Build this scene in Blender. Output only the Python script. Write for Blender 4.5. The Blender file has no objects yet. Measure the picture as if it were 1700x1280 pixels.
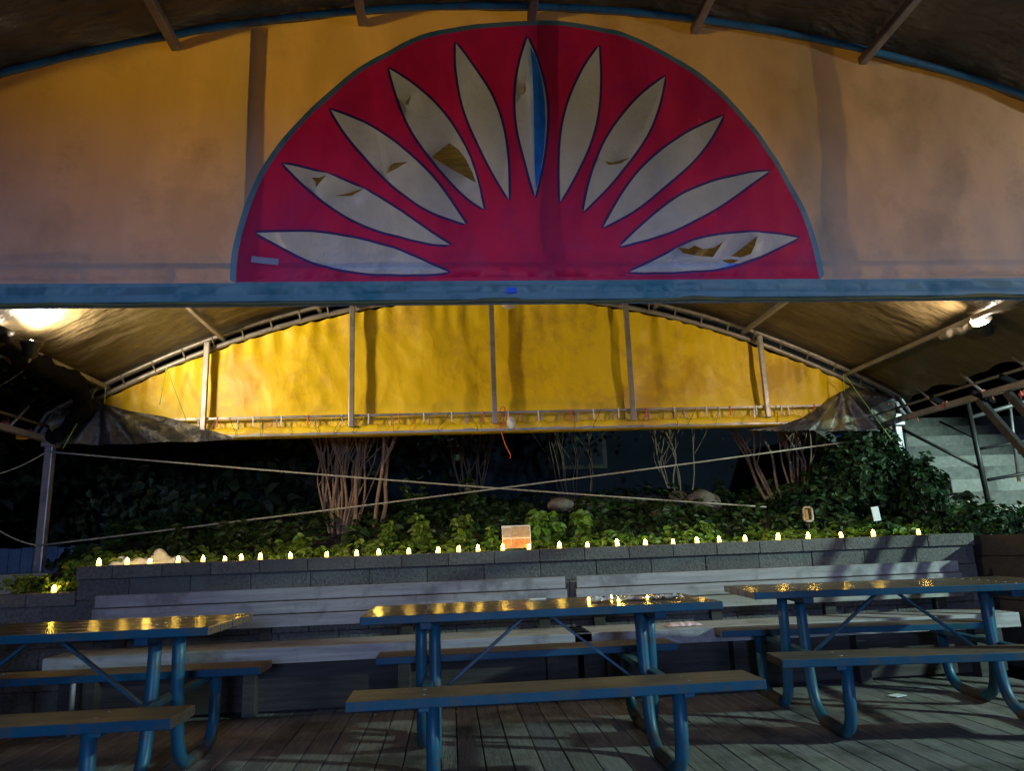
import bpy, bmesh, math, random
import numpy as np
from mathutils import Vector, Matrix, noise
from mathutils.geometry import delaunay_2d_cdt
random.seed(7); rng = np.random.default_rng(7)
S = bpy.context.scene
C = S.collection
PI = math.pi

# ------------------------------------------------------------------ camera
CAM_H = 1.07
FPX = 1230.0
_Y = Vector((748-850, -(912-640), -FPX)).normalized()
_Z = Vector((640-850, -(-4900-640), -FPX)); _Z = (_Z - _Z.dot(_Y)*_Y).normalized()
_X = _Y.cross(_Z)
ROT = Matrix((_X, _Y, _Z))            # world = ROT @ camera
cd = bpy.data.cameras.new('camera'); cam = bpy.data.objects.new('camera', cd); C.objects.link(cam)
cam.matrix_world = Matrix.Translation((0, 0, CAM_H)) @ ROT.to_4x4()
cd.sensor_width = 36; cd.lens = FPX/1700*36; cd.clip_start = .05; cd.clip_end = 600
S.camera = cam
def ray(px, py): return ROT @ Vector((px-850, -(py-640), -FPX))
def atY(px, py, y):
    d = ray(px, py); t = y/d.y; return Vector((d.x*t, y, d.z*t+CAM_H))
def XZ(px, py, y):
    p = atY(px, py, y); return (p.x, p.z)

# ------------------------------------------------------------------ world, exposure
w = bpy.data.worlds.new('World'); S.world = w; w.use_nodes = True
nt = w.node_tree; bg = nt.nodes['Background']
sky = nt.nodes.new('ShaderNodeTexSky'); sky.sky_type = 'NISHITA'; sky.sun_disc = False
sky.sun_elevation = math.radians(-4.5); sky.sun_rotation = math.radians(200)
tint = nt.nodes.new('ShaderNodeMix'); tint.data_type = 'RGBA'; tint.blend_type = 'MULTIPLY'; tint.inputs[0].default_value = 1
tint.inputs[7].default_value = (0.75, 0.85, 1.2, 1)
nt.links.new(sky.outputs[0], tint.inputs[6]); nt.links.new(tint.outputs[2], bg.inputs[0])
bg.inputs[1].default_value = 0.15
S.view_settings.view_transform = 'Standard'; S.view_settings.look = 'None'
S.view_settings.exposure = 0; S.view_settings.gamma = 1

# ------------------------------------------------------------------ materials
def newmat(name):
    m = bpy.data.materials.new(name); m.use_nodes = True
    return m, m.node_tree.nodes, m.node_tree.links, m.node_tree.nodes['Principled BSDF']
def mat(name, c1, c2=None, scale=8, rough=.7, bump=.0, bscale=None, stretch=(1,1,1), metal=0, spec=.5, detail=6,
        transl=0, tcol=None, attr=False, dirt=None, dscale=2.5, bdist=.01, coat=0, rr=.12, contrast=(.35,.68), crease=0, cscale=2.2, cstretch=(1,1,.7)):
    m, N, L, b = newmat(name)
    tc = N.new('ShaderNodeTexCoord'); mp = N.new('ShaderNodeMapping'); mp.inputs[3].default_value = stretch
    L.new(tc.outputs['Object'], mp.inputs[0])
    n = N.new('ShaderNodeTexNoise'); n.inputs['Scale'].default_value = scale; n.inputs['Detail'].default_value = detail
    n.inputs['Roughness'].default_value = .62
    L.new(mp.outputs[0], n.inputs[0])
    r = N.new('ShaderNodeMapRange'); r.inputs[1].default_value = contrast[0]; r.inputs[2].default_value = contrast[1]
    L.new(n.outputs[0], r.inputs[0])
    mx = N.new('ShaderNodeMix'); mx.data_type = 'RGBA'
    c2 = c2 or tuple(v*.75 for v in c1)
    mx.inputs[6].default_value = (*c1, 1); mx.inputs[7].default_value = (*c2, 1); L.new(r.outputs[0], mx.inputs[0])
    out = mx.outputs[2]
    if dirt:
        n2 = N.new('ShaderNodeTexNoise'); n2.inputs['Scale'].default_value = dscale; n2.inputs['Detail'].default_value = 9
        n2.inputs['Roughness'].default_value = .7
        L.new(tc.outputs['Object'], n2.inputs[0])
        r2 = N.new('ShaderNodeMapRange'); r2.inputs[1].default_value = .50; r2.inputs[2].default_value = .62
        L.new(n2.outputs[0], r2.inputs[0])
        m2 = N.new('ShaderNodeMix'); m2.data_type = 'RGBA'; L.new(r2.outputs[0], m2.inputs[0]); L.new(out, m2.inputs[6])
        m2.inputs[7].default_value = (*dirt, 1); out = m2.outputs[2]
    if attr:
        at = N.new('ShaderNodeAttribute'); at.attribute_name = 'tone'
        m3 = N.new('ShaderNodeMix'); m3.data_type = 'RGBA'; m3.blend_type = 'MULTIPLY'; m3.inputs[0].default_value = 1
        L.new(out, m3.inputs[6]); L.new(at.outputs['Color'], m3.inputs[7]); out = m3.outputs[2]
    L.new(out, b.inputs['Base Color'])
    rg = N.new('ShaderNodeMapRange'); rg.inputs[3].default_value = max(.03, rough-rr); rg.inputs[4].default_value = min(1, rough+rr)
    L.new(n.outputs[0], rg.inputs[0]); L.new(rg.outputs[0], b.inputs['Roughness'])
    b.inputs['Metallic'].default_value = metal; b.inputs['Specular IOR Level'].default_value = spec
    if coat: b.inputs['Coat Weight'].default_value = coat; b.inputs['Coat Roughness'].default_value = .15
    bp = None
    if bump:
        n3 = N.new('ShaderNodeTexNoise'); n3.inputs['Scale'].default_value = bscale or scale*3; n3.inputs['Detail'].default_value = 8
        L.new(mp.outputs[0], n3.inputs[0])
        bp = N.new('ShaderNodeBump'); bp.inputs['Strength'].default_value = bump; bp.inputs['Distance'].default_value = bdist
        L.new(n3.outputs[0], bp.inputs['Height']); L.new(bp.outputs[0], b.inputs['Normal'])
    if crease:     # sharp fold lines of crumpled sheet
        cm = N.new('ShaderNodeMapping'); cm.inputs[3].default_value = cstretch; cm.inputs[2].default_value = (.3, .5, .35); L.new(tc.outputs['Object'], cm.inputs[0])
        vd = N.new('ShaderNodeTexNoise'); vd.inputs['Scale'].default_value = 1.7; vd.inputs['Detail'].default_value = 3; L.new(cm.outputs[0], vd.inputs[0])
        vm = N.new('ShaderNodeMix'); vm.data_type = 'RGBA'; vm.inputs[0].default_value = .30; L.new(cm.outputs[0], vm.inputs[6]); L.new(vd.outputs[1], vm.inputs[7])
        vo = N.new('ShaderNodeTexVoronoi'); vo.feature = 'F1'; vo.distance = 'EUCLIDEAN'; vo.inputs['Scale'].default_value = cscale
        vo.inputs['Detail'].default_value = 2; L.new(vm.outputs[2], vo.inputs[0])
        b2 = N.new('ShaderNodeBump'); b2.inputs['Strength'].default_value = crease; b2.inputs['Distance'].default_value = .12
        L.new(vo.outputs['Distance'], b2.inputs['Height'])
        if bp: L.new(bp.outputs[0], b2.inputs['Normal'])
        bp = b2; L.new(b2.outputs[0], b.inputs['Normal'])
    if transl:
        o = N['Material Output']; t = N.new('ShaderNodeBsdfTranslucent'); ms = N.new('ShaderNodeMixShader')
        if tcol:
            mt = N.new('ShaderNodeMix'); mt.data_type = 'RGBA'; mt.blend_type = 'MULTIPLY'; mt.inputs[0].default_value = 1
            L.new(out, mt.inputs[6]); mt.inputs[7].default_value = (*tcol, 1); L.new(mt.outputs[2], t.inputs[0])
        else: L.new(out, t.inputs[0])
        if bp: L.new(bp.outputs[0], t.inputs['Normal'])
        ms.inputs[0].default_value = transl; L.new(b.outputs[0], ms.inputs[1]); L.new(t.outputs[0], ms.inputs[2]); L.new(ms.outputs[0], o.inputs[0])
    return m
def emis(name, col, strength, base=None):
    m, N, L, b = newmat(name)
    b.inputs['Base Color'].default_value = (*(base or col), 1)
    b.inputs['Emission Color'].default_value = (*col, 1); b.inputs['Emission Strength'].default_value = strength
    return m

M = {}
M['deck'] = mat('weathered_deck_wood', (.24,.225,.21), (.13,.12,.115), 5, .6, .8, 22, (9,.55,1), attr=True, dirt=(.07,.062,.052), dscale=1.6, bdist=.006)
M['grey_wood'] = mat('grey_bench_wood', (.38,.345,.345), (.24,.22,.22), 4, .62, .45, 20, (.6,9,9), dirt=(.19,.17,.165), dscale=3.2, bdist=.004)
M['brown_wood'] = mat('varnished_brown_wood', (.15,.095,.06), (.085,.055,.04), 4, .25, .07, 12, (.5,9,9), dirt=(.06,.045,.035), dscale=3, bdist=.0016, rr=.05, spec=.26)
M['seat_wood'] = mat('dull_seat_wood', (.15,.10,.07), (.085,.06,.045), 4, .52, .45, 22, (.5,9,9), dirt=(.07,.055,.045), dscale=3, bdist=.003)
M['blue_paint'] = mat('worn_blue_paint', (.004,.062,.12), (.003,.045,.09), 3, .5, .25, 40, dirt=(.035,.055,.075), dscale=7, bdist=.002, spec=.25)
M['blue_tube'] = mat('blue_painted_steel', (.009,.095,.155), (.007,.065,.115), 3, .45, .1, 60, dirt=(.045,.055,.06), dscale=9, bdist=.001, spec=.4)
M['rust'] = mat('rusty_steel', (.07,.05,.04), (.03,.025,.025), 14, .6, .4, 60, bdist=.002)
M['dark_timber'] = mat('dark_timber', (.05,.04,.035), (.025,.02,.018), 5, .8, .5, 20, (.6,8,8), bdist=.004)
M['brown_timber'] = mat('brown_timber', (.22,.13,.06), (.12,.075,.04), 5, .7, .5, 20, (.6,8,8), bdist=.004)
M['block'] = mat('split_face_concrete_block', (.165,.148,.135), (.07,.063,.058), 42, .92, 1.0, 70, attr=True, dirt=(.125,.125,.115), dscale=2.0, bdist=.012, contrast=(.3,.7))
M['concrete'] = mat('rough_concrete', (.30,.29,.27), (.20,.195,.185), 16, .85, .5, 60, dirt=(.22,.22,.2), dscale=2, bdist=.004)
M['step'] = mat('stair_concrete', (.34,.335,.31), (.24,.235,.22), 16, .85, .5, 60, dirt=(.15,.15,.14), dscale=2.4, bdist=.004, attr=True)
M['soil'] = mat('dark_soil', (.035,.026,.018), (.015,.012,.009), 9, .95, 1, 30, bdist=.03)
M['alu'] = mat('dull_galvanised_steel', (.34,.31,.31), (.24,.23,.23), 9, .45, .15, 60, metal=.45, dirt=(.2,.19,.19), dscale=6, bdist=.001)
M['blue_steel'] = mat('blue_painted_arch', (.03,.20,.42), (.02,.15,.33), 6, .4, dirt=(.04,.08,.16), dscale=6)
M['blue_post'] = mat('blue_gable_post', (.035,.27,.85), (.03,.2,.7), 6, .5)
M['dark_steel'] = mat('dark_steel', (.035,.033,.035), (.07,.065,.06), 9, .45, metal=.3)
M['cloth'] = mat('black_cloth', (.006,.006,.007), (.012,.011,.011), 9, .95, .6, 25, spec=.05)
M['rope'] = mat('pale_rope', (.42,.40,.33), (.26,.25,.2), 60, .8, .5, 200)
M['green_cord'] = mat('green_cord', (.25,.42,.08), (.2,.3,.08), 40, .7)
M['orange_cord'] = mat('orange_cord', (.75,.13,.03), (.55,.08,.03), 40, .6)
M['red_cord'] = mat('red_webbing', (.55,.08,.06), (.7,.2,.16), 30, .7)
M['boulder'] = mat('granite_boulder', (.17,.125,.10), (.09,.07,.055), 14, .9, .8, 40, bdist=.01)
M['bark'] = mat('pale_shrub_bark', (.30,.19,.12), (.17,.11,.075), 12, .85, .6, 40, (4,4,1), bdist=.004)
M['tree_bark'] = mat('tree_bark', (.09,.07,.05), (.05,.04,.03), 8, .9, .8, 20, (4,4,1), bdist=.01)
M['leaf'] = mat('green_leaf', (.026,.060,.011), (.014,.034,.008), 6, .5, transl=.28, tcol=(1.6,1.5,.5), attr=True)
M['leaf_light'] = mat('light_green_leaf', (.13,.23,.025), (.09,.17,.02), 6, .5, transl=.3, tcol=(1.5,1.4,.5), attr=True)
M['ivy'] = mat('ivy_leaf', (.020,.052,.017), (.012,.032,.011), 6, .5, spec=.25, transl=.2, attr=True)
M['tree_leaf'] = mat('dark_tree_leaf', (.045,.07,.03), (.025,.045,.02), 3, .6, transl=.15, attr=True)
M['white_plastic'] = mat('white_plastic', (.75,.76,.78), (.6,.62,.66), 9, .45, .5, 12, bdist=.01)
M['paper'] = mat('white_paper', (.75,.75,.74), (.65,.65,.65), 20, .7)
M['pink_cloth'] = mat('pale_pink_cloth', (.72,.50,.50), (.60,.40,.42), 14, .85, .5, 40)
M['glass'] = mat('frosted_glass', (.55,.52,.55), (.4,.38,.42), 30, .12, .6, 60, bdist=.003, coat=.6)
M['grey_plastic'] = mat('grey_plastic', (.28,.3,.29), (.2,.22,.21), 9, .5)
M['black'] = mat('black_rubber', (.015,.015,.015), (.03,.03,.03), 9, .6)
M['tape'] = mat('blue_tape', (.02,.10,.75), (.02,.08,.6), 20, .6)
M['wall_paint'] = mat('slate_blue_wall', (.010,.014,.026), (.008,.010,.018), 2, .85, dirt=(.01,.012,.02), dscale=.8, spec=.05)
M['blue_awning'] = mat('blue_tarp', (.03,.13,.40), (.02,.09,.28), 3, .5, .6, 6)
M['plush'] = mat('beige_plaster', (.6,.52,.42), (.4,.34,.28), 20, .8)
M['flame'] = emis('tealight_flame', (1,.62,.09), 240)
M['wax'] = emis('tealight_wax', (1,.68,.12), 4, (.9,.8,.5))
M['lamp_glass'] = emis('lit_flood_glass', (1,.86,.68), 90)

# ------------------------------------------------------------------ helpers
def tag(o, label=None, cat=None, group=None, kind=None):
    if label: o['label'] = label
    if cat: o['category'] = cat
    if group: o['group'] = group
    if kind: o['kind'] = kind
    return o
def thing(name, label, cat, loc=(0,0,0), rz=0, group=None):
    o = bpy.data.objects.new(name, None); C.objects.link(o); o.empty_display_size = .1
    o.location = loc; o.rotation_euler = (0,0,rz)
    return tag(o, label, cat, group)
def link(name, me, m, parent=None, smooth=False):
    if m is not None:
        for mm in (m if isinstance(m, (list, tuple)) else [m]): me.materials.append(mm)
    if smooth: me.polygons.foreach_set('use_smooth', [True]*len(me.polygons))
    o = bpy.data.objects.new(name, me); C.objects.link(o)
    if parent: o.parent = parent
    return o
def obj(name, bm, m, parent=None, smooth=False):
    me = bpy.data.meshes.new(name); bmesh.ops.recalc_face_normals(bm, faces=bm.faces[:])
    bm.to_mesh(me); bm.free()
    return link(name, me, m, parent, smooth)
def dup(root, loc=None, rz=None):
    r = root.copy(); C.objects.link(r)
    if loc is not None: r.location = loc
    if rz is not None: r.rotation_euler = (0,0,rz)
    for ch in list(root.children):
        c = ch.copy(); C.objects.link(c); c.parent = r
        for g in ch.children:
            d = g.copy(); C.objects.link(d); d.parent = c
    return r
def box(bm, c, s, bev=0, rot=None, mi=0):
    mtx = Matrix.Translation(c) @ (rot.to_4x4() if rot else Matrix()) @ Matrix.Diagonal((*s, 1))
    r = bmesh.ops.create_cube(bm, size=1, matrix=mtx)
    fs = {f for v in r['verts'] for f in v.link_faces}
    for f in fs: f.material_index = mi
    if bev: bmesh.ops.bevel(bm, geom=list({e for f in fs for e in f.edges}), offset=bev, segments=2, affect='EDGES', profile=.5)
    return r['verts']
def bar(bm, a, b, wx, wz, bev=0, mi=0):
    a, b = Vector(a), Vector(b); d = b-a; L = d.length
    q = d.to_track_quat('X', 'Z').to_matrix()
    return box(bm, (a+b)/2, (L, wx, wz), bev, q, mi)
def tube(bm, pts, r, seg=10, cap=True):
    pts = [Vector(p) for p in pts]; n = len(pts)
    rs = r if isinstance(r, (list, tuple)) else [r]*n
    rings = []; up = None
    for i, p in enumerate(pts):
        t = (pts[min(i+1, n-1)]-pts[max(i-1, 0)]).normalized()
        if up is None:
            up = t.orthogonal().normalized()
        else:
            up = (up - up.dot(t)*t)
            up = up.normalized() if up.length > 1e-6 else t.orthogonal().normalized()
        s = t.cross(up)
        rings.append([bm.verts.new(p + rs[i]*(math.cos(2*PI*k/seg)*up + math.sin(2*PI*k/seg)*s)) for k in range(seg)])
    for i in range(n-1):
        for k in range(seg):
            f = bm.faces.new((rings[i][k], rings[i][(k+1) % seg], rings[i+1][(k+1) % seg], rings[i+1][k])); f.smooth = True
    if cap:
        bm.faces.new(rings[0][::-1]); bm.faces.new(rings[-1])
def lathe(bm, prof, c=(0,0,0), seg=14):
    rings = []
    for (r, z) in prof:
        rings.append([bm.verts.new((c[0]+r*math.cos(2*PI*k/seg), c[1]+r*math.sin(2*PI*k/seg), c[2]+z)) for k in range(seg)])
    for i in range(len(rings)-1):
        for k in range(seg):
            f = bm.faces.new((rings[i][k], rings[i][(k+1)%seg], rings[i+1][(k+1)%seg], rings[i+1][k])); f.smooth = True
    bm.faces.new(rings[0][::-1]); bm.faces.new(rings[-1])
def fillet(pts, rad, n=6):
    pts = [Vector(p) for p in pts]; out = [pts[0]]
    for i in range(1, len(pts)-1):
        p = pts[i]; a = (pts[i-1]-p); b = (pts[i+1]-p); r = min(rad, a.length*.49, b.length*.49)
        a = p + a.normalized()*r; b = p + b.normalized()*r
        for k in range(n+1):
            t = k/n; out.append((1-t)**2*a + 2*t*(1-t)*p + t*t*b)
    out.append(pts[-1]); return out
def catmull(P, n=6, closed=False):
    P = [Vector((*p, 0)) if len(p) == 2 else Vector(p) for p in P]; out = []; N_ = len(P)
    rngi = range(N_) if closed else range(N_-1)
    for i in rngi:
        g = (lambda j: P[j % N_]) if closed else (lambda j: P[min(max(j, 0), N_-1)])
        p0, p1, p2, p3 = g(i-1), g(i), g(i+1), g(i+2)
        for k in range(n):
            t = k/n
            out.append(.5*((2*p1)+(-p0+p2)*t+(2*p0-5*p1+4*p2-p3)*t*t+(-p0+3*p1-3*p2+p3)*t**3))
    if not closed: out.append(P[-1])
    return out
def nz(x, y, z=0.): return noise.noise(Vector((x, y, z)))
def add_tone(me, vals):   # one grey tone per face
    a = me.color_attributes.new('tone', 'FLOAT_COLOR', 'CORNER')
    arr = np.ones((len(me.loops), 4), np.float32)
    ls = np.empty(len(me.polygons), np.int32); me.polygons.foreach_get('loop_start', ls)
    lt = np.empty(len(me.polygons), np.int32); me.polygons.foreach_get('loop_total', lt)
    v = np.repeat(np.asarray(vals, np.float32), lt, axis=0)
    arr[:, :3] = v if v.ndim == 2 else v[:, None]
    a.data.foreach_set('color', arr.ravel())

# ------------------------------------------------------------------ lamps (yard and stage wash are unseen, without a fixture)
def light(name, kind, loc, energy, col, size=.05, target=None, spot=None, blend=.5, parent=None):
    l = bpy.data.lights.new(name, kind); l.energy = energy; l.color = col
    if kind in ('POINT', 'SPOT'): l.shadow_soft_size = size
    if kind == 'SPOT': l.spot_size = math.radians(spot); l.spot_blend = blend
    o = bpy.data.objects.new(name, l); C.objects.link(o); o.location = loc
    if target is not None: o.rotation_euler = (Vector(target)-Vector(loc)).to_track_quat('-Z', 'Y').to_euler()
    return o
LAMP_L = Vector((-3.03, 5.5, 2.72)); LAMP_R = Vector((4.12, 5.15, 2.66))
light('left_flood_light', 'SPOT', LAMP_L + Vector((.0, 0, .05)), 360, (1, .83, .52), .12, LAMP_L + Vector((.75, .25, .55)), 176, .75)
light('right_flood_light', 'SPOT', LAMP_R + Vector((-.04, .03, -.03)), 105, (1, .78, .48), .04, (1.6, 7.2, 2.75), 130, .5)
light('yard_flood_light', 'SPOT', (9.2, 1.2, 3.6), 3000, (.62, .95, .84), .10, (3.8, 5.4, .5), 98, .3)
light('near_bay_flood_light', 'SPOT', (4.0, 1.7, 2.72), 60, (1, .82, .64), .04, (1.6, 3.0, 3.6), 110, .6)
light('stage_wash_light', 'SPOT', (0.3, -5.2, 1.75), 1550, (.31, .46, .88), .55, (.6, 5.0, 1.3), 70, .6)

XC = .45; HW = 4.15; YN, YF = 3.2, 7.2
def arch(x):
    dx = abs(x-XC); return 3.69 - .071*dx*dx
# ------------------------------------------------------------------ ground and deck
def grid_mesh(name, xs, ys, zf, m, kind=None, smooth=True):
    xs = list(xs); ys = list(ys); nx = len(xs)
    V = [(x, y, zf(x, y)) for y in ys for x in xs]
    F = [(j*nx+i, j*nx+i+1, (j+1)*nx+i+1, (j+1)*nx+i) for j in range(len(ys)-1) for i in range(nx-1)]
    me = bpy.data.meshes.new(name); me.from_pydata(V, [], F); o = link(name, me, m, None, smooth)
    if kind: o['kind'] = kind
    return o
bm = bmesh.new(); box(bm, (0, 100, -.62), (500, 500, .1)); obj('ground', bm, M['soil'])['kind'] = 'structure'
def deck_end(x): return 6.02 if x < 3.75 else max(4.0, 6.02-(x-3.75)*2.3)
def make_deck():
    bm = bmesh.new(); tones = []
    k = 0; x = -6.0
    while x < 7.0:
        w_ = .133
        ye = deck_end(x) + random.uniform(-.015, .015); y = -3.0
        cuts = [y]
        c = -3.0 + random.uniform(.5, 3.5)
        while c < ye-.4: cuts.append(c); c += 3.65
        cuts.append(ye)
        for a, b in zip(cuts[:-1], cuts[1:]):
            t = random.uniform(.72, 1.15); n0 = len(bm.faces)
            dz = random.uniform(-.0015, .0015)
            box(bm, (x+w_/2, (a+b)/2, -.019+dz), (w_, b-a-.004, .038), .003)
            tones += [(t, t*random.uniform(.96,1.02), t*random.uniform(.93,1.03))]*(len(bm.faces)-n0)
        x += .140; k += 1
    me = bpy.data.meshes.new('deck'); bm.to_mesh(me); bm.free(); add_tone(me, tones)
    o = link('deck', me, M['deck']); o['kind'] = 'structure'
make_deck()
bm = bmesh.new()
for y in np.arange(-2.8, 6, .6):
    xe = 3.7 if y > 5.3 else 4.3
    box(bm, ((xe-6)/2, y, -.12), (xe+6, .045, .14))
obj('deck_joists', bm, M['dark_timber'])['kind'] = 'structure'

# planted bank behind the wall
def bank_z(x, y):
    base = .99 + max(0, y-6.35)*.20 + .04*nz(x*1.5, y*1.5)
    if y > 9.0: base = .99 + 2.65*.20 + (y-9)*.03 + .05*nz(x*.8, y*.8, 3)
    fade = 1 if x > -3.2 else max(0, 1-(-3.2-x)/1.6)
    right = 1 if x < 5.6 else max(.35, 1-(x-5.6)/2)
    return (base-.2)*fade*right + .2 - .28*(1-fade)
grid_mesh('planting_bed', np.linspace(-9, 14, 93), list(np.linspace(6.28, 9.4, 26))+list(np.linspace(9.8, 26, 12)), bank_z, M['soil'], 'structure')

# ------------------------------------------------------------------ block walls
def block_wall(name, x0, x1, yface, ztop, courses, label, depth=.28, bw=.447, cap=True, seed=1, slope=0, parentcat='wall'):
    rnd = random.Random(seed)
    t = thing(name, label, parentcat, ((x0+x1)/2, yface+depth/2, 0))
    z = ztop; ox = -(x0+x1)/2; oy = -(yface+depth/2)
    def course(nm, zt, h, proud, w_, off):
        bm = bmesh.new(); tones = []
        x = x0 - off
        while x < x1-.02:
            a = max(x, x0); b = min(x+w_, x1)
            if b-a > .03:
                n0 = len(bm.faces); g = .002
                d = rnd.uniform(-.004, .004)
                box(bm, ((a+b)/2+ox, yface+depth/2-proud/2+d+oy, zt-h/2), (b-a-2*g, depth+proud, h-.003), .005)
                tn = rnd.uniform(.8, 1.12); tones += [tn]*(len(bm.faces)-n0)
            x += w_
        me = bpy.data.meshes.new(nm); bm.to_mesh(me); bm.free(); add_tone(me, tones)
        link(nm, me, M['block'], t)
    if cap: course('cap_course', z, .10, .03, .36, .1); z -= .10
    for i in range(courses): course('block_course', z, .15, 0, bw, (i % 2)*bw/2 + .07); z -= .15
    return t
block_wall('retaining_wall', -2.80, 4.35, 6.0, 1.045, 7, 'long grey concrete block retaining wall carrying the row of tea lights', seed=3)
block_wall('low_retaining_wall', -3.42, -2.806, 6.03, .86, 5, 'short lower block wall stepping down at the left end of the long wall', seed=5)
t = thing('timber_edging', 'brown timber garden edging running towards the camera at far left', 'garden edging', (-3.55, 5.4, 0))
for k in range(5):
    bm = bmesh.new(); box(bm, (0, 0, .09+.17*k), (.16, 1.9, .165), .006); obj('timber', bm, M['brown_timber'], t)
bm = bmesh.new()
t = thing('concrete_ledge', 'pale concrete ledge under the left tent post', 'ledge', (-3.9, 7.05, 0))
box(bm, (0, 0, .5), (.95, .5, 1.0), .012); obj('slab', bm, M['concrete'], t)
t = thing('stone_ledge', 'warm lit stone ledge at the foot of the concrete stairs', 'ledge', (6.95, 8.3, 0))
bm = bmesh.new(); box(bm, (0, 0, .58), (1.5, .5, 1.12), .01); obj('slab', bm, M['concrete'], t)
t = thing('timber_planter', 'dark timber planter box at the right end of the block wall', 'planter', (5.25, 6.1, 0))
for k in range(6):
    bm = bmesh.new()
    box(bm, (0, -.6, .09+.17*k), (1.55, .07, .165), .006); box(bm, (-.81, 0, .09+.17*k), (.07, 1.27, .165), .006)
    obj('board', bm, M['dark_timber'], t)
bm = bmesh.new(); box(bm, (0, .04, .98), (1.53, 1.2, .06)); obj('soil', bm, M['soil'], t)

# ------------------------------------------------------------------ built-in benches
def bench(x0, x1, label):
    xm = (x0+x1)/2; L = x1-x0
    t = thing('wall_bench', label, 'bench', (xm, 5.7, 0), group='timber benches fixed along the block wall')
    for k, (zc, h) in enumerate(((.785, .088), (.690, .088), (.595, .088))):
        bm = bmesh.new(); e = (.02, .0, .03)[k]
        box(bm, (0, .2-.012*k, zc), (L-e, .036, h), .005); obj('back_board', bm, M['grey_wood'], t)
    for (yy, w_) in ((-.155, .13), (-.015, .13), (.125, .13)):
        bm = bmesh.new(); box(bm, (0, yy, .436), (L+.2, w_, .036), .005); obj('seat_board', bm, M['grey_wood'], t)
    bm = bmesh.new(); box(bm, (0, -.238, .402), (L+.2, .036, .104), .005); obj('front_board', bm, M['grey_wood'], t)
    bm = bmesh.new(); box(bm, (0, -.08, .175), (L+.12, .03, .31), .004); obj('kick_board', bm, M['dark_timber'], t)
    n = 4
    for i in range(n):
        x = -L/2+.18+(L-.36)*i/(n-1)
        bm = bmesh.new(); box(bm, (x, .03, .208), (.088, .44, .412), .004)
        obj('support', bm, M['dark_timber'], t)
        bm = bmesh.new(); box(bm, (x, .238, .42), (.088, .036, .80), .004)
        obj('back_post', bm, M['dark_timber'], t)
    return t
bench(-2.62, .89, 'long weathered timber wall bench on the left, behind the middle picnic table')
bench(.96, 4.12, 'weathered timber wall bench on the right, lit pale green with slanting shadows')

# ------------------------------------------------------------------ picnic tables
def make_table():
    t = thing('picnic_table', '', 'picnic table')
    L = 1.83
    def planks(nm, ys, wd, z, th, Lx):
        bm = bmesh.new()
        for i, y in enumerate(ys):
            lo = len(bm.faces)
            box(bm, (0, y, z), (Lx-random.uniform(0,.006), wd, th), .004)
        bm.faces.ensure_lookup_table()
        for f in bm.faces:
            c = f.calc_center_median()
            if abs(f.normal.y) > .7 : f.material_index = 1
            if f.normal.z < -.5: f.material_index = 1
        return obj(nm, bm, [M['brown_wood'], M['blue_paint']], t)
    bm_f = planks('tabletop', (-.282, -.094, .094, .282), .178, .74, .04, L)
    for s in (-1, 1):
        o_ = planks('seat', (s*.66,), .275, .43, .042, L+.02); o_.data.materials[0] = M['seat_wood']
    for e in (-1, 1):
        x = e*.595
        for s in (-1, 1):
            bm = bmesh.new(); o_ = .038*e*s
            pts = fillet([(x+o_, s*.05, .716), (x+o_, s*.065, .40), (x+o_, s*.13, .034), (x+o_, s*.66, .034), (x+o_, s*.68, .405)], .17, 7)
            tube(bm, pts, .0315, 14); obj('leg', bm, M['blue_tube'], t, False)
            bm = bmesh.new(); box(bm, (x+o_, s*.36, .034), (.066, .30, .066), .03)
            obj('foot_sleeve', bm, M['rust'], t)
        for y_ in (-.33, -.23, -.14, -.05, .05, .14, .23, .33):
            bm = bmesh.new(); lathe(bm, [(.008, .759), (.009, .7605), (.006, .7625), (.002, .763)], (x+random.uniform(-.006,.006), y_, 0), 10); obj('bolt', bm, M['alu'], t)
        for y_ in (-.72, -.60, .60, .72):
            bm = bmesh.new(); lathe(bm, [(.008, .450), (.009, .4515), (.006, .4535), (.002, .454)], (x, y_, 0), 10); obj('bolt', bm, M['alu'], t)
        bm = bmesh.new(); box(bm, (x, 0, .7015), (.06, .66, .036), .004); obj('top_bearer', bm, M['blue_paint'], t)
        bm = bmesh.new(); bar(bm, (x-e*.02, 0, .30), (e*.06, 0, .705), .035, .014, .002); obj('brace', bm, M['blue_tube'], t)
        bm = bmesh.new(); box(bm, (x, 0, .392), (.05, 1.44, .03), .004); obj('seat_bearer', bm, M['blue_tube'], t)
    return t
tb = make_table(); tb.location = (.465, 4.20, 0); tb['label'] = 'middle picnic table with small lights and white paper on its top'
G = 'blue framed picnic tables on the deck'; tb['group'] = G
t2 = dup(tb, (-2.03, 4.08, 0), math.radians(-1)); t2['label'] = 'leftmost picnic table, cut off by the left edge of the photo'
t3 = dup(tb, (2.70, 4.58, 0), math.radians(-7)); t3['label'] = 'right picnic table turned slightly, its legs lit pale green'

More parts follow.
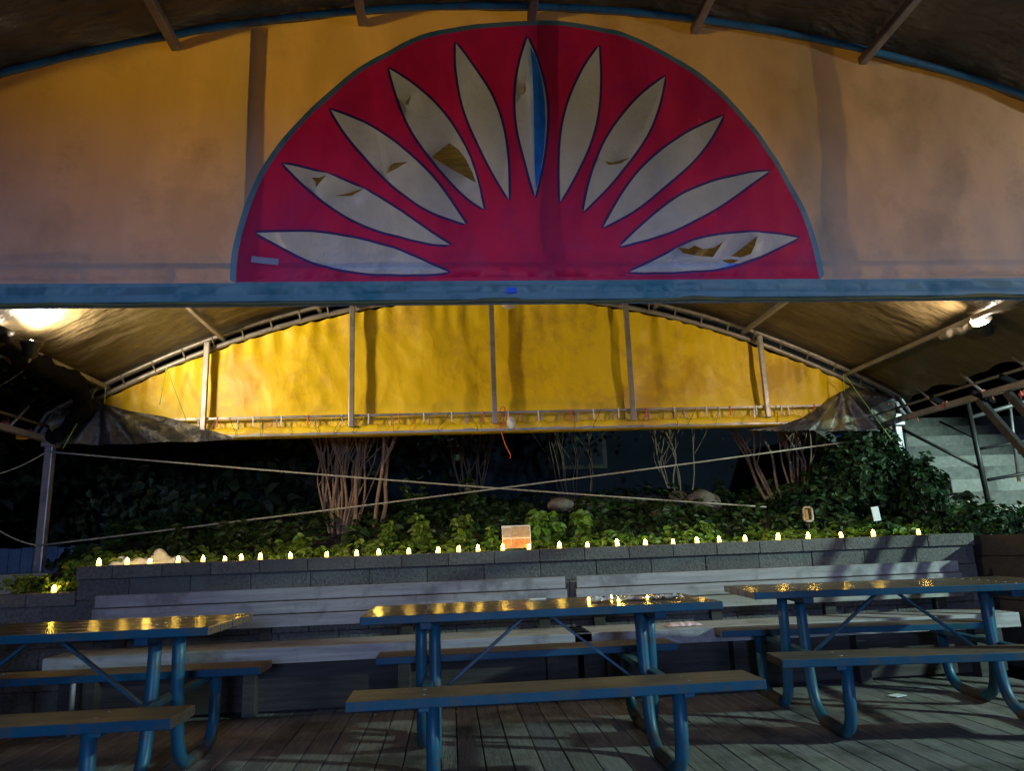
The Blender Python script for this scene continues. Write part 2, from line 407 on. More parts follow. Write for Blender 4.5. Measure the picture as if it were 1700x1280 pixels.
# ------------------------------------------------------------------ tea lights
def make_tealight():
    t = thing('tea_light', '', 'tea light')
    bm = bmesh.new(); lathe(bm, [(.0165, 0), (.0175, .004), (.0175, .018), (.015, .021), (.008, .019)], seg=14); obj('candle_cup', bm, M['wax'], t, False)
    bm = bmesh.new(); lathe(bm, [(.005, .018), (.0115, .026), (.0125, .033), (.0085, .043), (.003, .050)], seg=10); obj('flame', bm, M['flame'], t, False)
    return t
ORD = ['first','second','third','fourth','fifth','sixth','seventh','eighth','ninth','tenth','eleventh','twelfth','thirteenth','fourteenth','fifteenth','sixteenth','seventeenth','eighteenth']
xs = [-2.686,-2.489,-2.309,-2.106,-1.919,-1.754,-1.626,-1.485,-1.251,-.971,-.74,-.565,-.331,-.101,.063,.22,.418,.628,.875,1.106,1.353,1.585,1.821,2.027,2.217,2.428,2.709,2.975,3.25,3.542,3.95]
tl = make_tealight(); tl['group'] = 'tea lights along the block wall'
fl2 = emis('dim_tealight_flame', (1,.60,.08), 120); fl3 = emis('bright_tealight_flame', (1,.66,.12), 330)
for i, x in enumerate(xs):
    o = tl if i == 0 else dup(tl)
    o.location = (x, 6.085+random.uniform(-.02, .02), 1.045); o.rotation_euler = (random.uniform(-.12,.12), random.uniform(-.12,.12), random.uniform(0, 6))
    q = random.uniform(.88, 1.08); o.scale = (q, q, q*random.uniform(.78, 1.08))
    v_ = random.choice([None, fl2, fl3]) if i < 30 else fl2
    if v_:
        ch = [c for c in o.children if c.name.startswith('flame')][0]; ch.data = ch.data.copy(); ch.data.materials[0] = v_
    if i <= 15: lb = '%s glowing tea light from the left end of the block wall coping' % ORD[i]
    elif i == 16: lb = 'glowing tea light against the left edge of the small picture'
    elif i == 17: lb = 'glowing tea light against the right edge of the small picture'
    elif i == 30: lb = 'dim tea light among yellow leaves at the right end of the wall'
    else: lb = '%s bright tea light to the right of the small picture' % ORD[i-18]
    o['label'] = lb
for p, lb in (((-3.6, 5.95, .862), 'tea light at the far left beside the timber edging'),
              ((-3.015, 6.11, .86), 'tea light on the short lower block wall below the leaves'),
              ((6.333, 8.2, 1.14), 'tea light on the stone ledge beside the dark steel post'),
              ((6.60, 8.2, 1.14), 'tea light at the right edge of the photo on the stone ledge'),
              ((.755, 4.196, .76), 'leftmost small glowing light among the glass on the middle table'),
              ((.904, 4.30, .76), 'second small glowing light among the glass on the middle table, set back'),
              ((.882, 4.02, .76), 'small glowing light nearest the table edge on the middle table'),
              ((1.069, 4.14, .76), 'rightmost small glowing light among the glass on the middle table')):
    o = dup(tl, p); o['label'] = lb
    if p[2] == .76:
        o.scale = (.45, .45, .42); o['group'] = 'small lights on the middle table'

# ------------------------------------------------------------------ tent frame
fr = thing('tent_frame', 'curved steel tent frame with arches, roof pipes, gable posts and corner posts', 'tent frame', (XC, 5.2, 0))
def frp(name, bm, m):
    bmesh.ops.translate(bm, verts=bm.verts[:], vec=(-XC, -5.2, 0)); return obj(name, bm, m, fr)
def arch_pts(y, dz=0, w_=HW, n=60): return [(XC+w_*(2*i/n-1), y, arch(XC+w_*(2*i/n-1))+dz) for i in range(n+1)]
# near arch: blue pipe along the top of the front panel; rear arch: three parallel grey pipes with ties
def eave_ext(pts, y):
    a = list(pts); e = .12
    return [(XC-HW-e, y, 2.2)] + a + [(XC+HW+e, y, 2.2)]
for y, r in ((YN-.05, .017), (-.85, .022)):
    bm = bmesh.new(); tube(bm, eave_ext(arch_pts(y, -.012), y), r, 10); frp('arch_pipe', bm, M['blue_steel'])
for (y, dz, r) in ((YF, .0, .024), (YF-.12, -.035, .017), (YF-.03, -.105, .026)):
    bm = bmesh.new(); tube(bm, eave_ext(arch_pts(y, dz), y), r, 10); frp('arch_pipe', bm, M['alu'])
for i in range(31):
    x = XC-HW+.1+(2*HW-.2)*i/30; bm = bmesh.new()
    bar(bm, (x, YF-.145, arch(x)-.03), (x+.01, YF-.02, arch(x)-.13), .012, .012)
    frp('arch_tie', bm, M['alu'])
DX = (0, .83, 1.70, 2.62, 3.67)
for s in (-1, 1):
    for i, d in enumerate(DX):
        if d == 0 and s < 0: continue
        x = XC+s*d
        for (a, b) in ((YF, YN), (YN, -.85)):
            if s < 0 and d > 3: zz = .0
            bm = bmesh.new(); bar(bm, (x, a, arch(x)-.045), (x, b+.02, arch(x)-.045), .042, .042, .006); frp('roof_pipe', bm, M['alu'])
for s in (-1, 1):
    x = XC+s*HW
    for (a, b) in ((YF+.05, YN), (YN, -.9)):
        bm = bmesh.new(); bar(bm, (x, a, 2.2), (x, b+.01, 2.2), .055, .055, .008); frp('eave_beam', bm, M['alu'])
    bm = bmesh.new(); tube(bm, [(x, YF, 2.32), (x, YN, 2.32)], .013, 8); frp('eave_rail', bm, M['alu'])
    for y in np.arange(YN+.2, YF, .62):
        bm = bmesh.new(); tube(bm, [(x, y, 2.2), (x-s*.04, y+.2, 2.43)], .012, 6); frp('eave_strut', bm, M['alu'])
    for y, zb in ((YF, 1.0 if s < 0 else 1.0), (YN, 0.0), (-.85, 0.0)):
        bm = bmesh.new(); box(bm, (x, y, (zb+2.17)/2), (.075, .075, 2.17-zb), .01); frp('corner_post', bm, M['alu'])
        bm = bmesh.new(); box(bm, (x, y, 2.2), (.12, .14, .13), .012); frp('corner_bracket', bm, M['alu'])
for yg, mt, off in ((YF-.13, M['alu'], 1), (YN+.055, M['blue_post'], -1)):
    for k in range(-2, 3):
        x = XC+1.37*k
        bm = bmesh.new()
        tp = arch(x)-(.06 if yg > 5 else .02)
        box(bm, (x, yg, (2.24+tp)/2), (.050, .04, tp-2.24), .006)
        frp('gable_post', bm, mt)
for yg in (YF-.10, YN+.07):
    lm = M['alu'] if yg > 5 else M['blue_post']
    bm = bmesh.new(); bar(bm, (XC-3.9, yg, 2.355), (XC+3.9, yg, 2.355), .022, .022); bar(bm, (XC-4.1, yg, 2.19), (XC+4.1, yg, 2.19), .03, .03)
    frp('lattice_rail', bm, lm)
    for k in range(-10, 11):
        x = XC+.36*k+.09; bm = bmesh.new()
        box(bm, (x, yg+.001, 2.273), (.022 if yg < 5 else .012, .012, .15)); frp('lattice_upright', bm, lm)
    bm = bmesh.new()
    n = 42
    for k in range(n):
        xa = XC-3.8+7.6*k/n
        tube(bm, [(xa, yg, 2.20), (xa+.09, yg+.004, 2.35), (xa+.18, yg, 2.20)], .0035, 5)
    frp('lattice_wire', bm, M['rope'])

for dy in (-.36, 0, .33):
    bm = bmesh.new(); bar(bm, (XC+HW, 5.64+dy, 2.17), (XC+HW, 3.90+dy, .0), .045, .065, .006); frp('shadow_bar', bm, M['dark_steel'])  # bars added beside the tent to cast slanting shadows on the bench
# ------------------------------------------------------------------ sheets cut by 2-D triangulation
def inside(p, poly):
    x, z = p; c = False; n = len(poly); j = n-1
    for i in range(n):
        xi, zi = poly[i]; xj, zj = poly[j]
        if (zi > z) != (zj > z) and x < (xj-xi)*(z-zi)/(zj-zi+1e-12)+xi: c = not c
        j = i
    return c
def cut_sheet(loops, spacing, bounds):
    """constrained triangulation of nested outlines; returns verts, faces, centroids"""
    V = []; E = []
    for lp in loops:
        b = len(V); V += [Vector(p) for p in lp]; E += [(b+i, b+(i+1) % len(lp)) for i in range(len(lp))]
    x0, x1, z0, z1 = bounds
    z = z0; row = 0
    while z <= z1:
        x = x0 + (spacing/2 if row % 2 else 0)
        while x <= x1:
            if inside((x, z), loops[0]): V.append(Vector((x, z)))
            x += spacing
        z += spacing*.87; row += 1
    r = delaunay_2d_cdt(V, E, [], 0, 1e-5)
    vs, fs = r[0], r[2]
    out = []
    for f in fs:
        c = sum((vs[i] for i in f), Vector((0, 0)))/len(f)
        if inside(c, loops[0]): out.append((tuple(f), (c.x, c.y)))
    return vs, out
def sheet_part(name, vs, faces, disp, m, parent, org=(0,0,0)):
    idx = {}; V = []; F = []
    for f in faces:
        g = []
        for i in f:
            if i not in idx:
                idx[i] = len(V); x, z = vs[i]; V.append((x-org[0], disp(x, z)-org[1], z-org[2]))
            g.append(idx[i])
        F.append(tuple(g))
    me = bpy.data.meshes.new(name); me.from_pydata(V, [], F); me.update()
    return link(name, me, m, parent, True)
def sub2(poly, n=5): return [(p.x, p.y) for p in catmull(poly, n, True)]

# ---- front gable panel: orange sheet, teal trim, crimson half disc, eleven clear petals
M['panel'] = mat('orange_canvas', (.53,.48,.43), (.47,.42,.38), 3, .7, .4, 9, (1,1,.35), crease=.12, cscale=1.6, transl=.50, tcol=(1.85,1.05,.04), dirt=(.42,.38,.34), dscale=1.7, bdist=.01)
M['crimson'] = mat('crimson_canvas', (.56,.012,.09), (.48,.009,.075), 3, .65, .25, 14, transl=.32, tcol=(1.2,1,.8), bdist=.01, dirt=(.42,.012,.11), dscale=2.4, crease=.2, cscale=2.2)
M['teal'] = mat('teal_canvas_trim', (.14,.26,.30), (.11,.21,.25), 6, .65, .3, 14, transl=.12, dirt=(.04,.17,.22), dscale=3, bdist=.01)
M['purple'] = mat('purple_binding', (.07,.02,.13), (.05,.015,.10), 6, .7, transl=.1)
def vinyl():
    m, N, L, b = newmat('cloudy_clear_vinyl')
    b.inputs['Base Color'].default_value = (.48,.47,.46,1); b.inputs['Roughness'].default_value = .28
    tc = N.new('ShaderNodeTexCoord'); n = N.new('ShaderNodeTexNoise'); n.inputs['Scale'].default_value = 9; n.inputs['Detail'].default_value = 8; n.inputs['Roughness'].default_value = .7
    L.new(tc.outputs['Object'], n.inputs[0])
    cr = N.new('ShaderNodeMapRange'); cr.inputs[1].default_value = .3; cr.inputs[2].default_value = .72; cr.inputs[3].default_value = .30; cr.inputs[4].default_value = .72
    L.new(n.outputs[0], cr.inputs[0])
    mc = N.new('ShaderNodeMix'); mc.data_type = 'RGBA'; mc.inputs[6].default_value = (.36,.38,.42,1); mc.inputs[7].default_value = (.86,.86,.86,1)
    L.new(cr.outputs[0], mc.inputs[0]); L.new(mc.outputs[2], b.inputs['Base Color'])
    n2 = N.new('ShaderNodeTexNoise'); n2.inputs['Scale'].default_value = 22; n2.inputs['Detail'].default_value = 6; n2.inputs['Distortion'].default_value = 1.5
    L.new(tc.outputs['Object'], n2.inputs[0])
    bp = N.new('ShaderNodeBump'); bp.inputs['Strength'].default_value = .7; bp.inputs['Distance'].default_value = .01
    L.new(n2.outputs[0], bp.inputs['Height']); L.new(bp.outputs[0], b.inputs['Normal'])
    t = N.new('ShaderNodeBsdfTranslucent'); t.inputs[0].default_value = (.78,.76,.74,1)
    tr = N.new('ShaderNodeBsdfTransparent'); tr.inputs[0].default_value = (.9,.9,.88,1)
    a = N.new('ShaderNodeMixShader'); a.inputs[0].default_value = .30; L.new(b.outputs[0], a.inputs[1]); L.new(t.outputs[0], a.inputs[2])
    c = N.new('ShaderNodeMixShader'); c.inputs[0].default_value = .30; L.new(a.outputs[0], c.inputs[1]); L.new(tr.outputs[0], c.inputs[2])
    L.new(c.outputs[0], N['Material Output'].inputs[0])
    return m
M['vinyl'] = vinyl()
petal_px = [
 [(425,386),(500,384),(570,391),(640,408),(700,431),(745,450),(700,454),(640,454),(580,448),(520,434),(470,410)],
 [(470,271),(515,281),(565,295),(630,328),(690,366),(747,405),(700,399),(650,388),(595,368),(545,338),(505,306)],
 [(548,178),(590,196),(640,224),(683,256),(725,300),(773,372),(735,357),(690,333),(640,295),(600,252),(570,214)],
 [(646,111),(690,142),(735,187),(768,237),(788,285),(803,346),(778,330),(746,298),(705,246),(675,198),(657,150)],
 [(757,70),(782,104),(814,152),(834,205),(843,262),(845,328),(820,286),(792,232),(769,175),(758,115)],
 [(876,60),(891,95),(904,140),(909,190),(903,258),(889,323),(874,270),(860,215),(856,160),(862,108)],
 [(995,73),(997,130),(993,185),(980,235),(957,285),(931,331),(930,270),(934,212),(946,163),(969,112)],
 [(1105,124),(1095,170),(1077,218),(1047,263),(1012,305),(970,348),(980,300),(997,250),(1022,205),(1060,160)],
 [(1201,191),(1178,232),(1143,274),(1097,314),(1052,348),(1003,374),(1034,320),(1064,280),(1100,248),(1150,214)],
 [(1279,281),(1245,306),(1205,334),(1160,361),(1110,385),(1031,406),(1080,361),(1130,325),(1180,301),(1225,290)],
 [(1329,391),(1290,411),(1245,431),(1190,446),(1120,451),(1047,449),(1100,425),(1150,401),(1210,387),(1270,386)]]
hole_px = {1: [[(518,297),(530,296),(542,292),(533,302),(525,313),(524,303)], [(556,327),(578,321),(606,313),(584,328)]],
 2: [[(640,291),(645,278),(655,271),(676,268),(660,278),(650,284)]],
 3: [[(717,262),(730,252),(746,241),(762,252),(774,268),(784,290),(790,306),(770,297),(745,282)], [(672,172),(683,158),(678,176)]],
 5: [[(862,152),(866,141),(872,137),(873,150),(869,158),(864,160)]],
 7: [[(1004,267),(1025,268),(1046,261),(1030,271),(1012,272)]],
 10: [[(1122,414),(1140,417),(1150,411),(1165,416),(1182,414),(1200,402),(1190,416),(1182,428),(1155,428),(1130,425)],
      [(1213,426),(1232,412),(1257,392),(1252,408),(1244,424),(1228,429)], [(1197,433),(1212,431),(1226,432),(1210,442)]]}
semi_px = [(390,467),(392,430),(400,392),(421,330),(452,268),(502,203),(560,148),(622,103),(700,66),(790,46),(880,40),(960,44),(1030,58),(1100,89),(1165,131),(1220,181),(1275,247),(1320,322),(1350,392),(1364,462)]
def W(pts): return [XZ(p[0], p[1], YN) for p in pts]
def offset(poly, d):
    n = len(poly); out = []; area = sum(poly[i][0]*poly[(i+1)%n][1]-poly[(i+1)%n][0]*poly[i][1] for i in range(n))
    s = 1 if area > 0 else -1
    for i in range(n):
        a = Vector(poly[i-1]); b = Vector(poly[(i+1)%n]); t = (b-a).normalized()
        out.append((poly[i][0]+s*d*t.y, poly[i][1]-s*d*t.x))
    return out
def smooth_tips(px, tip):     # keep both tips sharp: two splines
    n = len(px); a = px[:tip+1]; b = px[tip:]+[px[0]]
    return [(p.x, p.y) for p in catmull(a, 5)][:-1] + [(p.x, p.y) for p in catmull(b, 5)][:-1]
def front_disp(x, z):
    h = max(0, z-2.3); e = max(0, min(1, (3.75-z)/1.2))
    v = .026*nz(x*2.1, z*.45, 1)+.017*nz(x*5.0+z*1.1, z*.7, 5)+.008*nz(x*12-z*2, z*1.6, 9)+.016*abs(nz(x*2.7-z*2.2, z*.9+x*.5, 15))+.012*abs(nz(x*3.4+z*1.9, z*.8, 25))
    rad = math.atan2(z-2.25, x-XC); v += .004*nz(rad*14, 3.3, 2)*h
    return YN + v*(.35+.65*e)
BOT = 2.172; HEM = XZ(850, 465, YN)[1]
def build_front():
    t = thing('front_gable_panel', 'orange canvas gable panel with crimson half disc and torn clear petals', 'canvas panel', (XC, YN, 2.17))
    org = (XC, YN, 2.17)
    top = [(XC+HW*(1-2*i/120), arch(XC+HW*(1-2*i/120))+.004) for i in range(121)]
    outer = [(XC-HW, BOT)] + [(XC-HW+2*HW*i/80, BOT) for i in range(1, 80)] + [(XC+HW, BOT)] + top
    semi = [(p.x, p.y) for p in catmull(W(semi_px), 6)]
    trim = offset(semi, .026); trim = [(x, max(z, HEM)) for x, z in trim]
    trim[0] = (trim[0][0], HEM); trim[-1] = (trim[-1][0], HEM)
    semi[0] = (semi[0][0], HEM+.004); semi[-1] = (semi[-1][0], HEM+.004)
    petals = [smooth_tips(W(p), 5) for p in petal_px]
    bind = [offset(p, .0125) for p in petals]
    holes = {k: [W(h) for h in hs] for k, hs in hole_px.items()}
    hem = [(XC-HW+.001, HEM), (XC+HW-.001, HEM)]
    hemline = [(XC-HW+.002, BOT+.002), (XC+HW-.002, BOT+.002), (XC+HW-.002, HEM), (XC-HW+.002, HEM)]
    loops = [outer, hemline, trim, semi] + bind + petals + [h for hs in holes.values() for h in hs]
    vs, fs = cut_sheet(loops, .042, (XC-HW, XC+HW, BOT, 3.7))
    P = {k: [] for k in ('panel', 'hem', 'trim', 'crimson')}; PB = [[] for _ in petals]; PP = [[] for _ in petals]
    for f, c in fs:
        done = False
        if inside(c, trim) and c[1] > HEM:
            for i in range(len(petals)):
                if inside(c, bind[i]):
                    if inside(c, petals[i]):
                        if not any(inside(c, h) for h in holes.get(i, [])): PP[i].append(f)
                    else: PB[i].append(f)
                    done = True; break
            if not done: (P['crimson'] if inside(c, semi) else P['trim']).append(f)
        elif c[1] < HEM: P['hem'].append(f)
        else: P['panel'].append(f)
    sheet_part('orange_sheet', vs, P['panel'], front_disp, M['panel'], t, org)
    sheet_part('bottom_band', vs, P['hem'], front_disp, M['teal'], t, org)
    sheet_part('disc_edging', vs, P['trim'], front_disp, M['teal'], t, org)
    sheet_part('half_disc', vs, P['crimson'], front_disp, M['crimson'], t, org)
    for i in range(len(petals)):
        def pd(x, z, i=i):
            base = front_disp(x, z)
            if i in holes:     # torn edges curl
                d = min(min(math.hypot(x-hx, z-hz) for hx, hz in h) for h in holes[i])
                base -= .018*max(0, 1-d/.05)*(.4+abs(nz(x*20, z*20, i)))*1.6
            return base
        p = sheet_part('clear_petal', vs, PP[i], pd, M['vinyl'], t, org)
        if i in holes: p['label'] = 'torn clear petal'
        sheet_part('petal_binding', vs, PB[i], front_disp, M['purple'], p, (0, 0, 0)).location = (0, 0, 0)
        p.children[0].data.transform(Matrix.Translation((-org[0], -org[1], -org[2])))
    # folded bottom edge and seams
    bm = bmesh.new(); n = 120
    tube(bm, [(XC-HW+2*HW*i/n-org[0], front_disp(XC-HW+2*HW*i/n, BOT)+.006-org[1], BOT-.003-org[2]) for i in range(n+1)], .011, 8)
    obj('bottom_fold', bm, mat('olive_fold', (.12,.11,.03), (.07,.07,.03), 8, .7), t)
    a = XZ(841, 478, YN); b = XZ(858, 487, YN)
    bm = bmesh.new(); y = front_disp(*a)-.004-org[1]
    box(bm, ((a[0]+b[0])/2-org[0], y, (a[1]+b[1])/2-org[2]), (b[0]-a[0], .002, a[1]-b[1])); obj('tape_patch', bm, M['tape'], t)
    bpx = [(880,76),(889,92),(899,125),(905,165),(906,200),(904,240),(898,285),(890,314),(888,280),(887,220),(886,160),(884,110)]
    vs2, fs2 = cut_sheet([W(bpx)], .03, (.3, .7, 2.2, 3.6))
    sheet_part('blue_strip', vs2, [f for f, c in fs2], lambda x, z: front_disp(x, z)-.005, mat('blue_post_tint', (.03,.26,.85), (.02,.18,.6), 12, .35, transl=.3), t, org)  # strip added on the petal in place of the blue-lit post behind it
    for px0 in ():
        a = XZ(px0, 300, YN)[0]; bm = bmesh.new(); zz = list(np.linspace(HEM+.01, arch(a)-.03, 40)); row = []
        for z in zz:
            xo = a+.004*nz(z*3, px0); row.append([bm.verts.new((xo+q-org[0], front_disp(xo+q, z)-.0025-org[1], z-org[2])) for q in (-.003, .003)])
        for i in range(len(row)-1): bm.faces.new((row[i][0], row[i][1], row[i+1][1], row[i+1][0]))
        obj('sewn_seam', bm, M['panel'], t)
    # taped patches seen through the sheet
    for (pa, pb) in (((417,427),(462,437)),):
        a = XZ(*pa, YN); b = XZ(*pb, YN); bm = bmesh.new()
        box(bm, ((a[0]+b[0])/2-org[0], front_disp(a[0], a[1])-.006-org[1], (a[1]+b[1])/2-org[2]), (b[0]-a[0], .0015, abs(a[1]-b[1])), 0, Matrix.Rotation(.12, 3, 'Y'))
        obj('tape_patch', bm, mat('violet_tape', (.30,.27,.34), (.26,.23,.30), 9, .7), t)
build_front()
bm = bmesh.new(); n = 60; row = []  # unseen sheet added behind the camera to shade the front panel's top
for i in range(n+1):
    x = XC-HW+2*HW*i/n; row.append([bm.verts.new((x-XC, .03*nz(x*2, z), z)) for z in (2.22, (2.22+arch(x))/2, arch(x))])
for i in range(n):
    for k in range(2): bm.faces.new((row[i][k], row[i+1][k], row[i+1][k+1], row[i][k+1]))
o = obj('shade_sheet', bm, M['teal']); o.location = (XC, -.93, 0); tag(o, 'teal sheet added unseen behind the camera to shade the front panel top', 'canvas panel')

# ---- rear gable sheet
M['yellow'] = mat('yellow_vinyl_sheet', (.90,.62,.010), (.86,.58,.008), 2.5, .50, .35, 6, (1,1,.45), transl=.08, dirt=(.62,.37,.03), dscale=1.1, bdist=.03, rr=.08, crease=.30, cscale=2.0)
def rear_disp(x, z):
    k = max(0, min(1, (z-2.25)/1.0))
    v = .030*nz(x*1.7+z*.35, z*.5, 2)+.013*nz(x*4.3-z*1.1, z*.9, 7)+.005*nz(x*9+z*3, z*2.4, 4)
    v += .028*abs(nz(x*1.5+z*1.0, z*.8-x*.3, 11))+.024*abs(nz(x*2.0-z*1.5, z*.9+x*.6, 21))+.012*abs(nz(x*4+z*3.5, z*3-x*1.5, 31))
    top = max(0, 1-(arch(x)-.16-z)/.35)
    v += .018*top*math.sin(x*34+2*nz(x*3, 0, 0))
    return YF-.035 + v*(.3+.7*min(1, (z-2.1)/.3))
def build_rear():
    t = thing('rear_gable_sheet', 'bright yellow vinyl gable sheet wrinkled behind five grey posts', 'vinyl sheet', (XC, YF, 2.17))
    n = 150; hw = 3.95
    top = [(XC+hw*(1-2*i/n), arch(XC+hw*(1-2*i/n))-.135-.014*abs(math.sin(i*1.15))) for i in range(n+1)]
    outer = [(XC-hw, 2.20)] + [(XC-hw+2*hw*i/80, 2.20) for i in range(1, 80)] + [(XC+hw, 2.20)] + top
    vs, fs = cut_sheet([outer], .045, (XC-hw, XC+hw, 2.2, 3.6))
    sheet_part('gable_sheet', vs, [f for f, c in fs], rear_disp, M['yellow'], t, (XC, YF, 2.17))
    bm = bmesh.new(); row = []
    for i in range(121):
        x = XC-4.05+8.1*i/120; row.append([bm.verts.new((x-XC, .12+.01*nz(x*5, q), arch(x)+q-2.17)) for q in (-.22, .035)])
    for i in range(120): bm.faces.new((row[i][0], row[i+1][0], row[i+1][1], row[i][1]))
    obj('dark_backing_strip', bm, M['cloth'], t)
    # pocket band wrapped round the lower rail
    bm = bmesh.new(); rnd = random.Random(4); N_ = 200; rows = []
    prof = [(.05, .075), (-.095, .070), (-.112, .045), (-.118, .010), (-.105, -.018), (.03, -.026), (.05, .0)]
    for i in range(N_+1):
        x = -3.3+7.0*i/N_
        sc = .010*math.sin(i*.95)+.008*nz(i*.3, 0, 0)
        rows.append([bm.verts.new((x, py + .006*nz(x*6, k, 1), .022+pz + (sc if k in (0, 1) else .004*nz(x*3, k, 3)))) for k, (py, pz) in enumerate(prof)])
    for i in range(N_):
        for k in range(len(prof)-1):
            bm.faces.new((rows[i][k], rows[i][k+1], rows[i+1][k+1], rows[i+1][k])).smooth = True
    obj('lower_pocket', bm, M['yellow'], t)
    # lacing cords
    for k in range(26):
        x = -3.0+6.3*k/25+rnd.uniform(-.05, .05)
        bm = bmesh.new(); m = rnd.choice([M['rope'], M['green_cord'], M['dark_steel'], M['orange_cord']])
        dx = rnd.uniform(-.12, .12)
        pts = catmull([(x, -.12, .19), (x+dx*.4, -.135, .12), (x+dx, -.135, .03), (x+dx*.7, -.10, .018), (x+dx*.2, -.02, .03)], 4)
        tube(bm, pts, .0028, 5); obj('lacing_cord', bm, m, t)
    for k in range(22):
        x = -2.6+5.8*k/21+rnd.uniform(-.04, .04); bm = bmesh.new()
        box(bm, (x, -.115, .15), (.012, .010, .10), .002); obj('strap', bm, M['paper'] if k % 3 else M['red_cord'], t)
build_rear()
bm = bmesh.new()
tube(bm, catmull([(0, -.14, .02), (.01, -.15, .16), (.05, -.15, .20), (.07, -.15, .08), (.02, -.15, -.02), (.05, -.15, -.16), (.10, -.14, -.27), (.09, -.14, -.30)], 6), .005, 6)
o = obj('orange_cord', bm, M['orange_cord']); o.location = (XC+.04, YF, 2.2); tag(o, 'orange cord dangling from the middle of the yellow sheet edge', 'cord')
bm = bmesh.new(); bmesh.ops.create_icosphere(bm, subdivisions=3, radius=.06)
for v in bm.verts: v.co *= 1+.35*nz(v.co.x*20, v.co.y*20, v.co.z*20); v.co.x *= .7
o = obj('rag', bm, M['white_plastic'], None, True); o.location = (XC+.16, YF-.15, 2.24); tag(o, 'pale rag knotted round the yellow sheet edge beside the orange cord', 'rag')
bm = bmesh.new(); bmesh.ops.create_uvsphere(bm, u_segments=20, v_segments=12, radius=.075)
p = atY(845, 500, 6.2); o = obj('ball_lamp', bm, M['plush'], None, True); o.location = p; tag(o, 'pale unlit globe hanging just under the front panel, near the middle post', 'globe')
bm = bmesh.new(); tube(bm, [(0,0,.07), (0,0,arch(p.x)-.06-p.z)], .004, 6); obj('hanging_cord', bm, M['black'], o)

# ---- grey corner tarps over the rear gable
M['grey_tarp'] = mat('grey_silver_tarp', (.032,.030,.034), (.02,.02,.022), 5, .42, .8, 16, dirt=(.16,.13,.05), dscale=2.2, bdist=.02, rr=.1)
def corner_tarp(px, pinch, label, s):
    P = [XZ(a, b, YF-.17) for a, b in px]; px_, pz_ = XZ(*pinch, YF-.17)
    xs_ = [p[0] for p in P]; zs_ = [p[1] for p in P]
    dense = []
    for i in range(len(P)):
        a = Vector(P[i]); b = Vector(P[(i+1) % len(P)]); n = max(1, int((b-a).length/.03))
        for k in range(n): dense.append(tuple(a.lerp(b, k/n)))
    vs, fs = cut_sheet([dense], .03, (min(xs_), max(xs_), min(zs_), max(zs_)))
    def d(x, z):
        a = math.atan2(z-pz_, x-px_); r = math.hypot(x-px_, z-pz_)
        return YF-.19 - .05*math.sin(a*9+s)*min(1, r*2.2) - .03*nz(x*5, z*5, s)-.02*nz(a*7, r*2, 3)
    m = sheet_part('corner_tarp', vs, [f for f, c in fs], d, M['grey_tarp'], None)
    return tag(m, label, 'tarpaulin')
corner_tarp([(90,738),(86,700),(92,688),(130,672),(168,660),(176,672),(215,682),(268,690),(325,706),(392,727),(330,734),(180,739)], (172,668), 'grey tarpaulin gathered over the lower left corner of the yellow sheet', 1)
corner_tarp([(1240,714),(1290,708),(1336,692),(1372,668),(1392,652),(1415,640),(1440,645),(1476,660),(1488,690),(1486,712),(1420,716),(1330,716)], (1400,648), 'grey tarpaulin gathered over the lower right corner of the yellow sheet', 4)

# ------------------------------------------------------------------ roof tarps
M['roof'] = mat('brown_roof_tarp', (.105,.080,.045), (.075,.058,.034), 3, .38, .9, 4.5, (1,2.4,1), dirt=(.11,.08,.05), dscale=1.4, bdist=.035, rr=.10, crease=.2, cscale=2.2, cstretch=(.35,1,1))
def roof(name, xa, xb, ya, yb, label, mt, scal_r=False, scal_l=False, seed=0):
    nx = int((xb-xa)/.045); ny = int((yb-ya)/.05); V = []
    for j in range(ny+1):
        y = ya+(yb-ya)*j/ny
        for i in range(nx+1):
            u = i/nx; a, b = xa, xb
            if scal_r: b = xb + .035*math.sin(y*7.2)+.02*math.sin(y*15)
            if scal_l: a = xa + .10*nz(y*1.7, 5, seed)+.05*math.sin(y*6)
            x = a+(b-a)*u
            sag = .03*math.sin(PI*((y-ya)/(yb-ya)))
            z = arch(x) + .03 + .022*nz(x*1.1, y*2.6, seed)+.015*nz(x*2.6+y*1.2, y*5, seed+3)+.006*nz(x*8, y*13, seed)-sag*.3
            ed = max(0, 1-abs(y-YN)/.12); z = z*(1-ed)+(arch(x)+.006)*ed
            z = max(z, arch(x)+.0)
            V.append((x, y, z))
    F = [(j*(nx+1)+i, j*(nx+1)+i+1, (j+1)*(nx+1)+i+1, (j+1)*(nx+1)+i) for j in range(ny) for i in range(nx)]
    me = bpy.data.meshes.new(name); me.from_pydata(V, [], F)
    return tag(link(name, me, mt, None, True), label, 'tarpaulin roof')
roof('roof_tarp', XC-3.85, XC+4.27, YN+.02, YF+.05, 'wrinkled brown tarpaulin roof between front panel and yellow rear gable', M['roof'], True, True, 1)
M['roof2'] = mat('dark_roof_tarp', (.16,.12,.085), (.09,.07,.05), 3, .36, .9, 8, (1,2.2,1), dirt=(.04,.035,.03), dscale=1.1, bdist=.04, rr=.12)
roof('roof_tarp', XC-4.2, XC+4.2, -.95, YN+.01, 'dark tarpaulin roof nearest the camera above the blue arch pipe', M['roof2'], False, False, 8)
